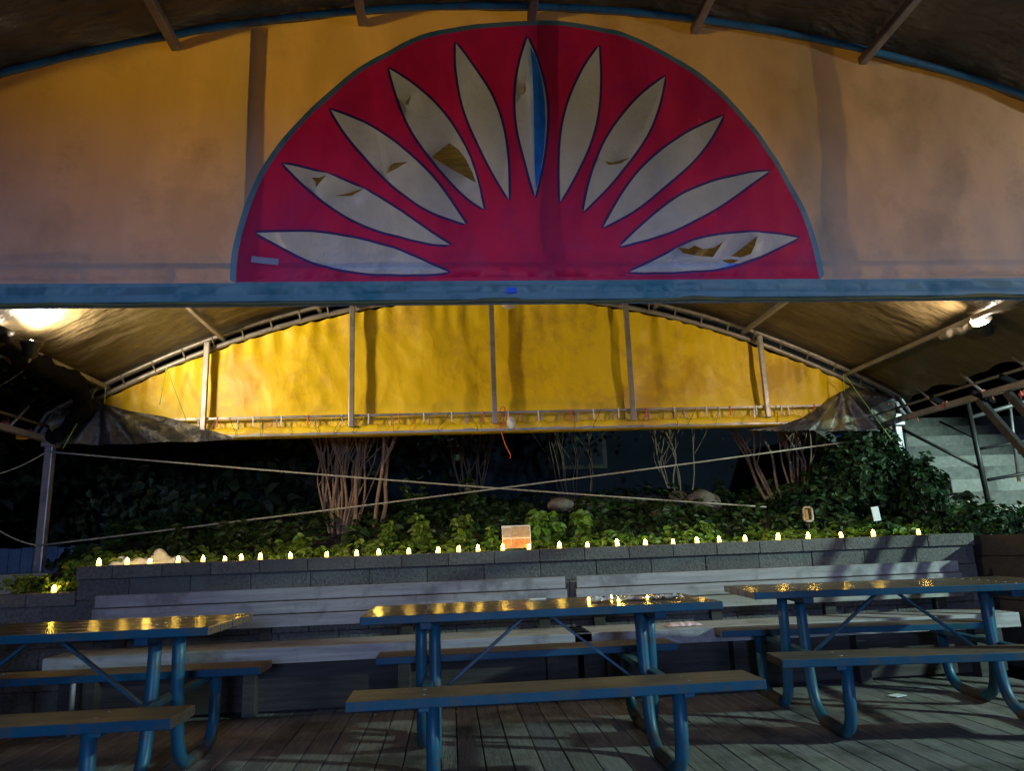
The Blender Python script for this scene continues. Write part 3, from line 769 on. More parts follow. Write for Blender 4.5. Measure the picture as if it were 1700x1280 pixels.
# bundled black cloth along the left edge of the roof tarp
def bundle(pts, r, name, label, m, cat, sag=.05, seed=0, rag=.35):
    bm = bmesh.new(); P = catmull(pts, 10)
    rs = [r*(1+rag*nz(i*.35, seed, 0)+rag*.6*nz(i*.9, 3, seed)) for i in range(len(P))]
    rs[0] *= .5; rs[-1] *= .3
    tube(bm, P, rs, 14)
    for v in bm.verts: v.co += Vector((nz(*(v.co*9)), nz(*(v.co*9+Vector((5,0,0)))), nz(*(v.co*9+Vector((0,7,0))))))*r*.5
    return tag(obj(name, bm, m), label, cat)
xl = XC-3.67
bundle([(xl-.02,5.35,arch(xl)-.04),(xl,5.8,arch(xl)-.12),(xl+.04,6.2,arch(xl)-.14),(xl,6.6,arch(xl)-.16),(xl-.06,6.85,arch(xl)-.30),(xl-.22,7.0,arch(xl)-.45),(xl-.42,7.1,arch(xl)-.50)], .075, 'rolled_cloth', 'black cloth rolled and bunched along the left roof pipe', M['cloth'], 'cloth')
def strap(name, pts, r, m, label, cat='strap'):
    bm = bmesh.new(); tube(bm, catmull(pts, 6), r, 6); return tag(obj(name, bm, m), label, cat)
def knot(name, c, m, label, n=4, L=.16, seed=0, r=.007):
    rnd = random.Random(seed); bm = bmesh.new()
    for k in range(n):
        d = Vector((rnd.uniform(-1,1), rnd.uniform(-.6,.2), rnd.uniform(-1,.3)))*L
        tube(bm, catmull([Vector(c), Vector(c)+d*.35+Vector((0,0,.03)), Vector(c)+d*.7], 5), r*.7, 6)
    bmesh.ops.create_icosphere(bm, subdivisions=2, radius=.020, matrix=Matrix.Translation(c))
    return tag(obj(name, bm, m), label, 'tie')
for i, (px, py, y, m, lb, L) in enumerate((
    (55,720,7.1,'red_cord','red webbing knot on the left tent corner beside the post',.14),
    (12,703,7.1,'red_cord','red webbing tied to the left eave pipe at the photo edge',.12),
    (1470,662,7.0,'orange_cord','orange cord coiled at the top of the right corner post',.12),
    (1520,690,6.9,'red_cord','red and yellow tie on the right tent corner bracket',.10),
    (1568,672,6.4,'red_cord','red tie on the right eave beam near the corner',.09),
    (1640,655,5.9,'red_cord','faded red strap lashing roof tarpaulin to the right eave beam',.11),
    (1695,655,5.5,'red_cord','red strap at the right edge of the photo on the eave beam',.10))):
    knot('webbing_tie', atY(px, py, y), M[m], lb, 6, L, i)
for i, (px, py, y, a) in enumerate(((1562,667,6.5,.3),(1632,658,5.9,.2),(1680,632,5.55,.2))):
    c = atY(px, py, y); bm = bmesh.new(); bar(bm, c-Vector((.10,0,-.04)), c+Vector((.10,0,-.05)), .03, .05, .01)
    tag(obj('bungee_wrap', bm, M['cloth']), ['black wrap on the tarpaulin edge nearest the right corner post','black wrap in the middle of the right tarpaulin edge','black wrap on the tarpaulin edge at the far right of the photo'][i], 'wrap')
bm = bmesh.new(); c = atY(42, 718, 7.05); box(bm, (0,0,0), (.10,.05,.075), .012); o = obj('yellow_bracket', bm, M['yellow']); o.location = atY(70,722,7.02) + Vector((-.17,0,0)); tag(o, 'yellow cloth pad wrapped at the left tent corner', 'pad')

# ------------------------------------------------------------------ ropes
def rope(a, b, r, label, sag=.02, m='rope'):
    a, b = Vector(a), Vector(b); bm = bmesh.new(); n = 24
    tube(bm, [a.lerp(b, i/n)-Vector((0,0,sag*4*(i/n)*(1-i/n))) for i in range(n+1)], r, 6)
    return tag(obj('guy_rope', bm, M[m]), label, 'rope')
yb = YF-.05
def pt(px, py, y=yb): return atY(px, py, y)
rope(pt(80,750), pt(1272,842), .008, 'thin bracing cable falling from the left post top to the plants at right')
rope(pt(64,906), pt(1478,724), .008, 'thin bracing cable rising from the left post base to the right post top')
rope(pt(0,640,6.6), pt(78,584,6.6), .005, 'green guy cord rising to the rolled cloth at the left edge')
rope(pt(0,786,6.9), pt(74,752,yb), .005, 'guy cord from the left post top down to the left edge')
rope(pt(0,882,6.9), pt(64,906,yb), .006, 'short guy cord near the foot of the left post')
rope(pt(1500,862,7.6), pt(1612,808,8.2), .006, 'thin brown rod leaning on the lowest concrete steps', 0, 'rope')
for (a, b, lb) in (((160,646),(104,745),'yellow green lacing cord hanging down the left gable corner'), ((176,640),(173,668),'short cord holding up the left grey tarpaulin'),
                   ((1400,620),(1402,650),'short cord holding up the right grey tarpaulin'), ((1402,622),(1484,735),'yellow green cord slanting down to the right corner post'),
                   ((276,610),(265,672),'fine dark cord hanging on the left of the yellow sheet'), ((276,610),(310,700),'fine dark cord slanting towards the leftmost gable post')):
    rope(pt(*a, YF-.30), pt(*b, YF-.30), .004, lb, 0, 'green_cord')

# ------------------------------------------------------------------ flood lamps
def flood(loc, aim, label, gl=.5):
    t = thing('flood_lamp', label, 'flood lamp', loc)
    t.rotation_euler = Vector(aim).to_track_quat('Z', 'Y').to_euler()
    bm = bmesh.new(); lathe(bm, [(.035, -.13), (.05, -.11), (.055, -.06), (.075, -.02), (.078, 0), (.070, -.004), (.05,-.045)], seg=20); obj('housing', bm, M['dark_steel'], t)
    bm = bmesh.new(); bmesh.ops.create_uvsphere(bm, u_segments=16, v_segments=10, radius=.042, matrix=Matrix.Translation((0,0,-.035))); obj('bulb', bm, M['lamp_glass'], t, True)
    bm = bmesh.new(); tube(bm, fillet([(0,0,-.12),(0,.05,-.16),(.03,.12,-.12)], .04, 4), .012, 8); obj('bracket', bm, M['alu'], t)
    return t
flood(LAMP_L + Vector((.0, .0, -.045)), (.12, -.15, 1), 'blazing flood lamp clipped under the left edge of the tarpaulin roof')
flood(LAMP_L + Vector((-.15, -.10, .02)), (.3, .1, 1), 'second flood lamp head just left of the blazing one at the left edge')
flood(LAMP_R + Vector((.02, .05, -.01)), (-.5, -.3, .7), 'lit flood lamp wrapped on the right roof pipe')
flood(Vector((4.02, 1.7, 2.70)), (-.5, .3, .7), 'lit flood lamp on the roof pipe above the right of the camera')
bundle([(LAMP_R.x, LAMP_R.y+.08, arch(LAMP_R.x)-.08),(LAMP_R.x-.01, LAMP_R.y+.25, arch(LAMP_R.x)-.09),(LAMP_R.x, LAMP_R.y+.50, arch(LAMP_R.x)-.07)], .036, 'foil_wrap', 'crumpled pale wrap round the roof pipe beside the right lamp', M['alu'], 'wrap', rag=.35)

# ------------------------------------------------------------------ leaves
def leaves(name, P, D, size, m, parent=None, aspect=.8, tones=None, fold=.25):
    """P points, D facing normals, size per leaf; each leaf is two folded quads"""
    n = len(P); P = np.asarray(P, float); D = np.asarray(D, float); D /= np.linalg.norm(D, axis=1)[:, None]+1e-9
    R_ = rng.normal(size=(n, 3)); A = R_ - (R_*D).sum(1)[:, None]*D; A /= np.linalg.norm(A, axis=1)[:, None]+1e-9
    A[:, 2] -= .35; A -= (A*D).sum(1)[:, None]*D; A /= np.linalg.norm(A, axis=1)[:, None]+1e-9
    B = np.cross(D, A); s = np.asarray(size, float)[:, None]
    wv = s*aspect*.5; up = D*s*fold
    base = P; tip = P+A*s - D*s*.15
    l1 = P+A*s*.28+B*wv*1.0+up*.5; l2 = P+A*s*.68+B*wv*.72+up*.35
    r1 = P+A*s*.28-B*wv*1.0+up*.5; r2 = P+A*s*.68-B*wv*.72+up*.35
    V = np.stack([base, l1, l2, tip, r2, r1], 1).reshape(-1, 3)
    i = np.arange(n)[:, None]*6
    F = np.concatenate([i+np.array([[0,3,2,1]]), i+np.array([[0,5,4,3]])], 1).reshape(-1, 4)
    me = bpy.data.meshes.new(name); me.from_pydata(V.tolist(), [], F.tolist())
    if tones is None: tones = rng.uniform(.55, 1.35, (n, 1))*np.stack([rng.uniform(.85, 1.25, n), np.ones(n), rng.uniform(.7, 1.1, n)], 1)
    add_tone(me, np.repeat(tones, 2, axis=0))
    return link(name, me, m, parent)
def bank_cover(n, x0, x1, y0, y1, hmax, size, name, label, m):
    X = rng.uniform(x0, x1, n); Y = rng.uniform(y0, y1, n); P = []; D = []
    keep = []
    for x, y in zip(X, Y):
        d = nz(x*1.3, y*1.3, 12)
        if d < -.32 and y > 6.7: continue
        h = hmax*(.45+.9*max(0, nz(x*2.2, y*2.2, 3)+.3))*random.random()**.7
        keep.append((x, y, bank_z(x, y)+h)); D.append((rng.normal(0,.5), -.45+rng.normal(0,.4), 1))
    P = np.array(keep); return tag(leaves(name, P, D, rng.uniform(.35, 1.4, len(P))*size, m), label, 'ground cover', kind='stuff')
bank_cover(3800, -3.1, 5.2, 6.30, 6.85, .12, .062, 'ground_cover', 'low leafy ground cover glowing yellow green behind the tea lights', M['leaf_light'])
bank_cover(7000, -3.3, 5.8, 6.7, 9.4, .22, .088, 'ground_cover', 'dark leafy ground cover on the bank behind the wall', M['leaf'])
# a fringe hanging over the low wall at left
n = 420; P = np.stack([rng.uniform(-3.45, -2.85, n), rng.uniform(6.1, 6.6, n), .86+rng.uniform(0, .12, n)], 1)
tag(leaves('low_shrub', P, rng.normal(size=(n, 3))*.5+np.array([0,-.4,1]), rng.uniform(.03, .06, n), M['leaf_light']), 'small low shrub beside the lowest tea light at left', 'shrub')

def stem_plant(x, y, h, nl, sz, label, m='leaf', lean=0, group=None, zb=None):
    z0 = bank_z(x, y)-.02 if zb is None else zb
    t = thing('leafy_plant', label, 'plant', (x, y, z0), 0, group)
    rnd = random.Random(int((x+9)*1000)); ns = max(2, int(h*7)); P = []; D = []
    bm = bmesh.new()
    for k in range(ns):
        a = rnd.uniform(0, 6.28); r_ = rnd.uniform(.02, .13)*min(1, h*1.6); hh = h*rnd.uniform(.55, 1)
        top = Vector((math.cos(a)*r_+lean*hh, math.sin(a)*r_*.8, hh)); b0 = Vector((math.cos(a)*r_*.3, math.sin(a)*r_*.3, 0))
        mid = (b0+top)*.5+Vector((rnd.uniform(-.02,.02), 0, 0)); pts = catmull([b0, mid, top], 4)
        tube(bm, pts, [.004*(1-.6*i/len(pts)) for i in range(len(pts))], 5)
        nn = int(nl/ns)
        for i in range(nn):
            f = .2+.8*(i+rnd.random())/nn; p = b0.lerp(top, f); g = rnd.uniform(0, 6.28)
            o_ = Vector((math.cos(g), math.sin(g), rnd.uniform(-.1, .35)))*sz*rnd.uniform(.2, .9)
            P.append(p+o_*.6); D.append((o_.x*.8/sz*.6, o_.y/sz*.6-.5, .8))
    obj('stem', bm, M['bark'] if h > .8 else M['leaf'], t)
    leaves('foliage', P, D, rng.uniform(.6, 1.2, len(P))*sz, M[m], t)
    return t
def px_plant(px, py_top, y, nl, sz, label, m='leaf', **k):
    p = atY(px, py_top, y); return stem_plant(p.x, y, max(.12, p.z-bank_z(p.x, y)), nl, sz, label, m, **k)
GP = 'leafy plants growing behind the tea lights'
for a in ((300,862,6.75,70,.07,'slim leafy plant behind the fourth tea light from the left','leaf'),
          (287,875,6.6,40,.055,'low reddish tipped plant beside the white plastic sack','leaf'),
          (383,862,6.8,80,.075,'bushy plant crossed by the rising cable at left','leaf'),
          (440,868,6.8,70,.07,'rounded leafy plant left of the large stem clump','leaf'),
          (500,870,6.65,90,.065,'leafy plant below the left side of the large stem clump','leaf_light'),
          (585,868,6.7,90,.07,'leafy plant directly below the pair of bare stems','leaf'),
          (640,855,6.75,90,.07,'bright plant right of the pair of bare stems','leaf_light'),
          (690,786,7.3,130,.075,'tall dark climbing plant reaching the falling cable','leaf'),
          (700,845,6.7,80,.07,'pale plant in front of the tall dark climber','leaf_light'),
          (768,848,6.65,90,.07,'upright light green plant left of the small picture','leaf_light'),
          (790,780,7.6,150,.085,'dark plant growing where the two cables cross','leaf'),
          (815,860,6.6,50,.06,'small plant touching the left side of the small picture','leaf_light'),
          (890,828,6.75,60,.10,'broad leaved plant right of the small picture','leaf_light'),
          (925,842,6.8,60,.095,'broad pale leaves above the first light right of the picture','leaf_light'),
          (965,832,6.85,90,.10,'big leaved plant left of the dark gap in the planting','leaf_light'),
          (1035,858,6.8,60,.07,'dark plant between the big leaved plant and the boulders','leaf'),
          (1170,850,6.7,80,.07,'leafy plant growing just below the boulders','leaf_light'),
          (1225,862,6.7,70,.065,'leafy plant right of the boulders','leaf'),
          (1200,790,8.2,80,.07,'dark plant behind the right hand boulder','leaf'),
          (1290,852,6.75,90,.07,'leafy plant left of the small oval lantern','leaf'),
          (1400,860,6.65,100,.07,'leafy plant between the lantern and the white tag','leaf'),
          (1478,866,6.6,90,.065,'leafy plant below the white tag','leaf'),
          (1512,868,6.5,60,.06,'yellow lit plant around the dim last tea light','leaf_light')):
    px_plant(*a, group=GP)
def bush(name, c, r, n, sz, m, label, cat='bush', trunk=True, seed=0, hollow=.35):
    t = thing(name, label, cat, (c[0], c[1], c[2]-r[2])); d = rng.normal(size=(n, 3)); d /= np.linalg.norm(d, axis=1)[:, None]
    rad = rng.uniform(hollow, 1, n)**.5
    bumpy = np.array([1+.45*nz(v[0]*2.2+seed, v[1]*2.2, v[2]*2.2)+.22*nz(v[0]*5, v[1]*5+seed, v[2]*5) for v in d])
    P = d*np.array(r)*(rad*bumpy)[:, None]+np.array([0, 0, r[2]])
    leaves('foliage', P, d+rng.normal(size=(n, 3))*.55+np.array([0,-.1,.35]), rng.uniform(.6, 1.3, n)*sz, M[m], t)
    if trunk:
        bm = bmesh.new(); rnd = random.Random(seed)
        for k in range(5):
            a = rnd.uniform(0, 6.28); tube(bm, catmull([(0,0,-.1), (math.cos(a)*r[0]*.2, math.sin(a)*r[1]*.2, r[2]*.7), (math.cos(a)*r[0]*.55, math.sin(a)*r[1]*.55, r[2]*1.35)], 5), .014, 6)
        obj('branches', bm, M['bark'], t)
    return t
bush('ivy_bush', (4.22, 7.25, 1.62), (.50, .40, .50), 3200, .072, 'ivy', 'large dark ivy bush in front of the right corner post', seed=2)
bush('ivy_bush', (4.52, 6.80, 1.36), (.20, .20, .40), 1100, .075, 'ivy', 'ivy bush lit green at its right side beside the concrete stairs', seed=5)
bush('ivy_bush', (3.75, 7.3, 1.35), (.45, .35, .32), 1000, .075, 'ivy', 'low dark ivy behind the small white tag', seed=8)
bush('ivy_bush', (4.85, 6.45, 1.10), (.55, .42, .17), 1100, .06, 'ivy', 'ivy spilling over the end of the wall onto the dark planter', seed=11)
bush('ivy_bush', (5.5, 6.9, 1.08), (.45, .40, .10), 700, .06, 'ivy', 'low ivy at the foot of the dark steel post', seed=14)
# ------------------------------------------------------------------ multi-stemmed shrubs
def shrub(px, py, y, ns, spread, H_, label, seed, r0=.016, crown=True, lean=0):
    p = atY(px, py, y); rnd = random.Random(seed); z0 = bank_z(p.x, y)-.05
    t = thing('stemmed_shrub', label, 'shrub', (p.x, y, z0), 0, 'multi stemmed shrubs behind the canopy')
    tips = []
    for k in range(ns):
        a = rnd.uniform(-1, 1); b0 = Vector((a*.14, rnd.uniform(-.10, .10), 0)); h = H_*rnd.uniform(.8, 1.1)
        top = Vector((a*spread+lean*h+rnd.uniform(-.1,.1), rnd.uniform(.25,1.1), h))
        pts = [b0]
        for j in range(1, 6):
            f = j/5; q = b0.lerp(top, f**1.0); q.x += rnd.uniform(-.05, .05)+a*.12*math.sin(f*PI); q.y += rnd.uniform(-.03,.03); pts.append(q)
        C_ = catmull(pts, 5); bm = bmesh.new(); rr = r0*rnd.uniform(.5, 1.25)
        tube(bm, C_, [rr*(1-.55*i/len(C_)) for i in range(len(C_))], 7)
        for _ in range(rnd.choice([1,1,2,3])):
            q = C_[int(len(C_)*rnd.uniform(.3,.6))]; e = q+Vector((rnd.uniform(-.35,.35), rnd.uniform(-.1,.1), rnd.uniform(.35,.8)))
            tube(bm, catmull([q, q.lerp(e,.5)+Vector((.03,0,0)), e], 4), rr*.45, 5)
        obj('stem', bm, M['bark'], t); tips.append(top)
    if crown:
        n = 900; base = np.array([tips[i] for i in rng.integers(0, len(tips), n)])
        P = base+rng.normal(size=(n, 3))*np.array([.45, .45, .35])+np.array([0,.5,.25]); P = P[P[:, 1]+y > 7.75]; n = len(P)
        leaves('crown', P, rng.normal(size=(n, 3))+np.array([0,0,.6]), rng.uniform(.06, .12, n), M['tree_leaf'], t)
shrub(565,850,7.75, 26, .36, 1.9, 'largest clump of bare warm lit stems left of the middle', 1, .015)
shrub(602,846,7.6, 3, .16, 1.9, 'pair of bare stems just right of the largest stem clump', 2, .020)
shrub(785,800,9.9, 12, .30, 2.0, 'dim clump of stems above the crossing cables', 3, .014)
shrub(955,800,10.6, 8, .28, 2.2, 'faint clump of stems right of the middle', 4, .012)
shrub(1122,800,10.4, 9, .30, 2.2, 'dim clump of stems behind the boulders', 5, .013)
shrub(1312,830,7.9, 15, .34, 1.9, 'pinkish clump of stems left of the large ivy bush', 6, .016)

# ------------------------------------------------------------------ boulders
def boulder(px, py, y, r, label, seed):
    p = atY(px, py, y); bm = bmesh.new(); bmesh.ops.create_icosphere(bm, subdivisions=4, radius=1)
    for v in bm.verts:
        n = v.co.normalized(); v.co = n*(1+.16*nz(n.x*1.4+seed, n.y*1.4, n.z*1.4)+.03*nz(n.x*6, n.y*6, n.z*6+seed)); v.co = Vector((v.co.x*r[0], v.co.y*r[1], v.co.z*r[2]))
    o = obj('boulder', bm, M['boulder'], None, True); o.location = (p.x, p.y, p.z); tag(o, label, 'boulder')
boulder(1166,836,8.1,(.20,.17,.145),'largest rounded boulder on the bank, right of two others',1)
boulder(1126,832,8.4,(.135,.13,.125),'dark boulder just left of and behind the largest one',2)
boulder(1100,860,7.7,(.145,.12,.10),'lowest boulder in front of the other two',3)
boulder(930,838,7.9,(.14,.12,.07),'small flat stone among the broad leaved plants',4)
o = grid_mesh('soil_ridge', np.linspace(1.2, 3.2, 30), np.linspace(8.6, 9.3, 8), lambda x, y: bank_z(x, y)+.12*math.sin(PI*(y-8.6)/.7)+.03*nz(x*4, y*4), M['boulder'], 'structure')

# ------------------------------------------------------------------ small things by the wall
t = thing('small_picture', 'small orange and cream picture card standing on the wall coping', 'picture', tuple(atY(858, 911, 6.20)))
bm = bmesh.new(); rx = Matrix.Rotation(-.10, 3, 'X')
box(bm, (0, 0, .094), (.236, .012, .186), .001, rx); obj('card', bm, M['paper'], t)
def pic(c, s, m, nm='painted_patch'):
    bm = bmesh.new(); box(bm, (c[0], -.0085+.0995*(c[1]-.094)*-1*0 - .0, c[1]), (s[0], .002, s[1]), 0, rx)
    for v in bm.verts: v.co.y = v.co.y*1 + (v.co.z-.094)*.10 - .0
    obj(nm, bm, m, t)
mo = mat('orange_print', (.45,.15,.035), (.50,.27,.09), 30, .6, contrast=(.4,.6)); mc = mat('cream_print', (.48,.36,.20), (.42,.24,.13), 22, .6, contrast=(.45,.6)); mg = mat('grey_print', (.36,.33,.32), (.42,.28,.17), 26, .6)
for c, s, m in (((-.080,.045),(.066,.082),mo), ((-.080,.135),(.066,.09),mg), ((.036,.044),(.150,.078),mo), ((.036,.098),(.152,.022),mc), ((.036,.145),(.152,.068),mc)):
    pic(c, s, m)
t = thing('tag', 'small white tag standing in the ivy above the wall', 'tag', tuple(atY(1456, 866, 6.7)))
bm = bmesh.new(); box(bm, (0,0,.07), (.072,.008,.132), .002, Matrix.Rotation(-.10,3,'Y')); obj('plate', bm, M['paper'], t)
bm = bmesh.new(); tube(bm, [(0,.012,-.14),(0,.010,.06)], .004, 6); obj('stake', bm, M['dark_steel'], t)
t = thing('lantern', 'small pale oval framed lantern standing among leaves on the wall', 'lantern', tuple(atY(1343, 866, 6.6)))
bm = bmesh.new(); tube(bm, [(x*.040, 0, .065+z*.062) for x, z in [(.55,-1),(.95,-.8),(1,-.5),(1,.5),(.95,.8),(.55,1),(-.55,1),(-.95,.8),(-1,.5),(-1,-.5),(-.95,-.8),(-.55,-1),(.55,-1)]], .010, 8); obj('frame', bm, M['plush'], t)
bm = bmesh.new(); box(bm, (-.010,.012,.062), (.03,.02,.09), .004); obj('inner_panel', bm, mat('amber_panel', (.6,.38,.08), None, 20, .6), t)
bm = bmesh.new(); box(bm, (.0,.028,.065), (.066,.006,.11), .001); obj('back_plate', bm, M['black'], t)
bm = bmesh.new(); tube(bm, [(0,.01,-.10),(0,.01,.0)], .005, 6); obj('stake', bm, M['dark_steel'], t)
# things on the middle table
bm = bmesh.new(); box(bm, (0,0,.003), (.095,.055,.006), .001); o = obj('paper_slip', bm, M['paper']); o.location = (.507, 4.52, .7605); tag(o, 'folded white paper lying on the middle table', 'paper')
n_ = 46; V = []; F = []
for i in range(n_+1):
    for j in range(9):
        x = .76+.50*i/n_; y = 4.06+.17*j/8+.03*nz(x*9, 2)
        V.append((x-1.0, y-4.14, .004+.030*abs(nz(x*26, y*26, 3))+.008*abs(nz(x*70, y*70, 5))))
F = [(i*9+j, (i+1)*9+j, (i+1)*9+j+1, i*9+j+1) for i in range(n_) for j in range(8)]
me = bpy.data.meshes.new('lace_runner'); me.from_pydata(V, [], F)
o = link('lace_runner', me, M['glass']); o.location = (1.0, 4.14, .7605); tag(o, 'crumpled sparkling lace strip around the small lights on the middle table', 'table runner')
# cloth on the wall bench
def crumple(name, w_, d_, h_, m, loc, label, cat, seed=0, nx=40, ny=14):
    V = []; F = []
    for i in range(nx+1):
        for j in range(ny+1):
            u, v = i/nx-.5, j/ny-.5; e = max(0, 1-(abs(u)*2)**3)*max(0, 1-(abs(v)*2)**3)
            x = w_*u*(1+.25*nz(v*5, seed)); y = d_*v*(1+.4*nz(u*7, seed, 3))
            V.append((x, y, .003+h_*e*(.25+1.1*abs(nz(u*4+seed, v*2, 1))+.22*abs(nz(u*11, v*7, seed))+.3)))
    F = [(i*(ny+1)+j, (i+1)*(ny+1)+j, (i+1)*(ny+1)+j+1, i*(ny+1)+j+1) for i in range(nx) for j in range(ny)]
    me = bpy.data.meshes.new(name); me.from_pydata(V, [], F); o = link(name, me, m, None, True); o.location = loc
    return tag(o, label, cat)
crumple('pink_cloth', .26, .11, .030, M['pink_cloth'], (1.70, 5.60, .455), 'crumpled pale pink cloth lying on the wall bench seat', 'cloth', 2)
crumple('plastic_sack', .62, .28, .13, M['white_plastic'], (-2.44, 6.42, 1.0), 'crumpled white plastic sack behind the three leftmost tea lights', 'sack', 5, 50, 26)
# litter
bm = bmesh.new(); box(bm, (0,0,.003), (.10,.075,.003), 0, Matrix.Rotation(.4,3,'Z')); o = obj('paper_scrap', bm, M['paper']); o.location = (2.95, 5.05, .004); tag(o, 'white paper scrap lying on the deck under the right picnic table', 'paper')
t = thing('metal_dish', 'small pale metal dish on the deck below the left picnic seat', 'dish', (-2.50, 5.30, .002))
bm = bmesh.new(); lathe(bm, [(.045,0),(.07,.025),(.075,.03),(.066,.026),(.04,.006)], seg=20); obj('dish', bm, M['alu'], t)
t = thing('steel_cup_hook', 'small bluish metal tap standing behind the left picnic seat', 'tap', (-2.42, 5.25, 0))
t.name = 'garden_tap'
bm = bmesh.new(); tube(bm, fillet([(0,0,0),(0,0,.30),(.0,-.0,.36),(.05,0,.40),(.07,0,.37)], .04, 5), [.016]*3+[.018]*100 if False else .017, 10); obj('pipe', bm, M['alu'], t)
bm = bmesh.new(); box(bm, (.02,0,.42), (.05,.02,.012), .004); obj('handle', bm, M['alu'], t)
t = thing('socket_box', 'grey electrical box on a short post under the right picnic table', 'electrical box', (3.30, 5.72, 0))
bm = bmesh.new(); box(bm, (0,0,.11), (.10,.06,.12), .006); obj('box', bm, M['grey_plastic'], t)
bm = bmesh.new(); box(bm, (0,.0,.025), (.04,.04,.05), .004); obj('post', bm, M['grey_plastic'], t)
bm = bmesh.new(); box(bm, (-.24,-.02,.10), (.36,.05,.055), .01); obj('cable_cover', bm, M['black'], t)
n = 160; P = np.stack([rng.normal(3.6, .16, n), rng.normal(5.93, .05, n), rng.uniform(.004, .02, n)], 1)
tag(leaves('leaf_litter', P, rng.normal(size=(n,3))*.3+np.array([0,0,1]), rng.uniform(.015,.04,n), mat('dry_leaf', (.22,.17,.10), (.12,.09,.05), 9, .8, attr=True)), 'scatter of dry leaves at the right deck edge', 'leaf litter', kind='stuff')

# ------------------------------------------------------------------ stairs and scaffold at right
t = thing('concrete_stairs', 'pale concrete stairs climbing away at the right, lit green', 'stairs', (8.0, 8.6, 0))
for k in range(9):
    bm = bmesh.new(); z0 = 1.24+.185*k; xl_ = 6.58-.035*k-8.0
    tn = (1.15, .62, 1.2, .75, 1.05, .6, .9, .55, .7)[k]  # alternating tones painted per step in place of shadow lines between risers
    box(bm, ((xl_+2.8)/2, .3*k+1.5, z0+.022), (2.8-xl_, 3.0, .173), .012)
    box(bm, ((xl_+2.8)/2, .3*k+1.6, z0-.075), (2.7-xl_, 3.0, .03))
    me = bpy.data.meshes.new('step'); bmesh.ops.recalc_face_normals(bm, faces=bm.faces[:]); bm.to_mesh(me); bm.free()
    add_tone(me, [tn]*len(me.polygons)); link('step', me, M['step'], t)
bm = bmesh.new(); a = Vector((-1.80, -.4, .70)); b = Vector((-1.95, 3.2, 2.72)); bar(bm, a, b, .22, .30, .01); obj('cheek_wall', bm, M['concrete'], t)
t = thing('steel_scaffold', 'dark steel scaffold frame standing in front of the concrete stairs', 'scaffold', tuple(atY(1645, 858, 7.6)))
og = t.location.copy()
def sc(a, b, r, nm='tube', y1=7.6, y2=7.6, m='dark_steel'):
    bm = bmesh.new(); tube(bm, [atY(*a, y1)-og, atY(*b, y2)-og], r, 8); obj(nm, bm, M[m], t)
sc((1606,668), (1646,860), .028, 'upright'); sc((1498,700), (1512,790), .018, 'upright', 8.0, 8.0)
sc((1672,640),(1692,800), .02, 'upright', 8.2, 8.2, 'alu')
sc((1612,693), (1760,650), .024, 'rail', m='alu'); sc((1628,745), (1760,722), .016, 'rail'); sc((1640,797), (1760,776), .018, 'rail')
sc((1497,712), (1634,782), .018, 'diagonal_brace', 8.0, 7.6); sc((1560,700), (1624,730), .012, 'diagonal_brace', 8.0, 7.6)
bm = bmesh.new(); a = atY(1392,712,11.5); b = atY(1500,775,11.0); bar(bm, a, b, .35, .30, .02)
tag(obj('blue_tarp', bm, M['blue_awning']), 'long folded blue tarp sloping behind the ivy at the right', 'tarp')
# cardboard-like rubble at ivy edge
bm = bmesh.new(); bmesh.ops.create_icosphere(bm, subdivisions=4, radius=.13)
for v in bm.verts: v.co *= 1+.5*nz(*(v.co*14)); v.co.z *= .55
o = obj('rubble_heap', bm, M['plush'], None, True); o.location = atY(1592, 842, 7.9); tag(o, 'pale crumpled heap at the foot of the concrete stairs', 'rubble')

# ------------------------------------------------------------------ backdrop: building and trees
t = thing('house', 'dark slate blue house wall behind the trees', 'house', (-1, 13.5, 0))
bm = bmesh.new(); box(bm, (1.5, 0, 3), (13, .3, 6.0)); obj('wall', bm, M['wall_paint'], t)
bm = bmesh.new(); bar(bm, (-5.2, -.4, 6.1), (8.2, -.4, 6.1), 1.2, .2); obj('roof', bm, M['dark_timber'], t)
for x in (-.6, 3.4):
    bm = bmesh.new(); box(bm, (x, -.17, 3.0), (.95, .06, 1.2), .01); f = obj('window_frame', bm, M['dark_timber'], t)
    bm = bmesh.new(); box(bm, (x, -.205, 3.0), (.8, .012, 1.05)); obj('pane', bm, mat('dark_pane', (.02,.025,.04), None, 3, .1), f)
bm = bmesh.new()
for k in range(46): box(bm, (-10.3+.16*k, 0, .55), (.15, .03, 1.5+.02*math.sin(k*3)), .004)
t = tag(obj('garden_fence', bm, mat('pale_blue_fence', (.20,.30,.42), (.14,.22,.33), 5, .8, dirt=(.07,.1,.15), dscale=2)), 'pale bluish board fence low in the dark at far left', 'fence'); t.location = (0, 11.0, 0)
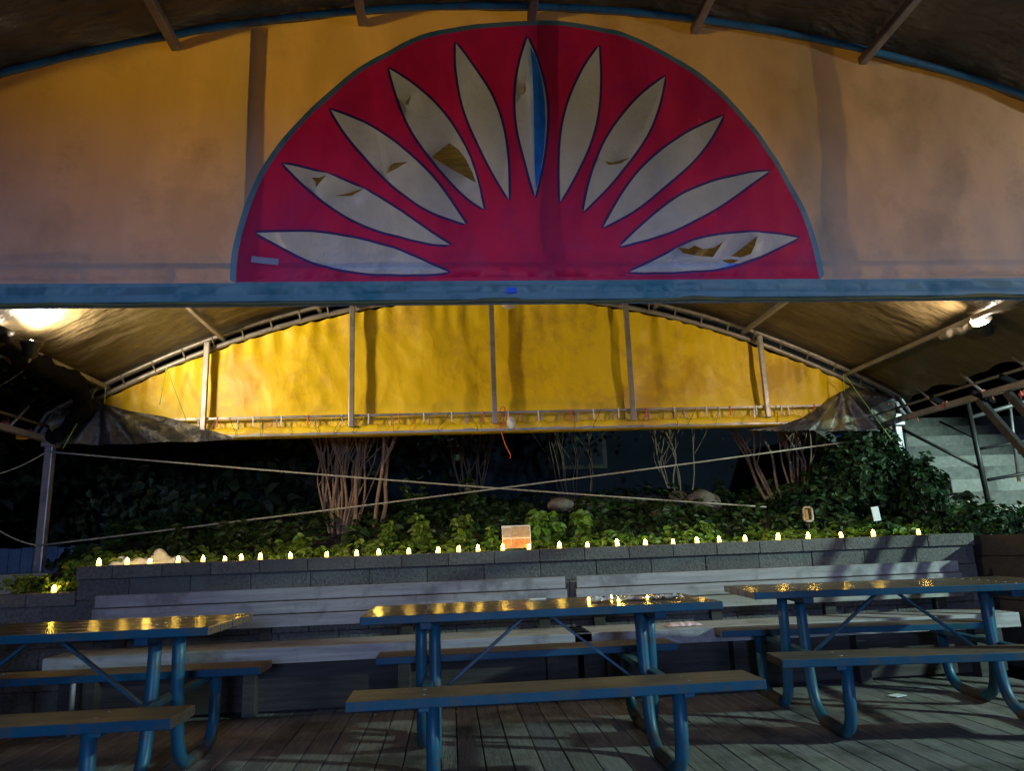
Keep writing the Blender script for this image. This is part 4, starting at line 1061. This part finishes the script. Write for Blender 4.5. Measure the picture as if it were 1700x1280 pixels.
def tree(x, y, h, cr, label, seed, n=2600):
    t = thing('dark_tree', label, 'tree', (x, y, 0), 0, 'dark trees behind the tent'); rnd = random.Random(seed)
    bm = bmesh.new(); tube(bm, catmull([(0,0,-.3),(.1,.05,h*.3),(-.05,0,h*.6),(.05,0,h*.85)], 6), [.2-.15*i/18 for i in range(19)], 9)
    for k in range(9):
        a = rnd.uniform(0, 6.28); z = h*rnd.uniform(.3, .7); e = Vector((math.cos(a)*cr*.7, math.sin(a)*cr*.7, z+cr*.5))
        tube(bm, catmull([(0,0,z), (e.x*.5, e.y*.5, z+cr*.15), e], 5), [.06-.045*i/10 for i in range(11)], 6)
    obj('trunk', bm, M['tree_bark'], t)
    cl = [Vector((rnd.gauss(0,1)*cr*.5, rnd.gauss(0,1)*cr*.5, h*.62+rnd.uniform(-1,1)*h*.36)) for _ in range(34)]
    idx = rng.integers(0, len(cl), n); c = np.array(cl)[idx]
    P = c+rng.normal(size=(n,3))*np.array([.42,.42,.3])*cr*.32
    leaves('crown', P, rng.normal(size=(n,3))+np.array([0,0,.5]), rng.uniform(.12, .26, n), M['tree_leaf'], t)
for i, a in enumerate(((-9.6,12.5,7.5,2.6,'dark tree filling the far left edge'), (-6.6,10.4,6.2,2.2,'dark tree left of the left corner post'), (-4.2,12.0,7,2.4,'dark tree behind the left corner post'),
    (-7.8,15.5,9,3,'taller dark tree farther back at left'), (-2.2,11.4,5.5,1.9,'dark tree behind the grey left tarpaulin'), (10.6,15.0,8,2.8,'dark tree above the concrete stairs'), (13.0,10.5,7,2.6,'dark tree beyond the right edge of the stairs'))):
    tree(*a, 20+i)
n = 5200; X = rng.uniform(-9, -2.6, n); Y = rng.uniform(8.2, 10.8, n)
Z = np.array([max(0, 1.1*(.5+nz(x*.9, y*.9, 6))) for x, y in zip(X, Y)])*rng.random(n)+np.array([max(-.4, bank_z(x, y)) for x, y in zip(X, Y)])
tag(leaves('undergrowth', np.stack([X, Y, Z], 1), rng.normal(size=(n,3))+np.array([0,-.5,.6]), rng.uniform(.07,.15,n), M['tree_leaf']), 'tangled dark undergrowth below the trees at left', 'undergrowth', kind='stuff')

S.render.engine = 'CYCLES'
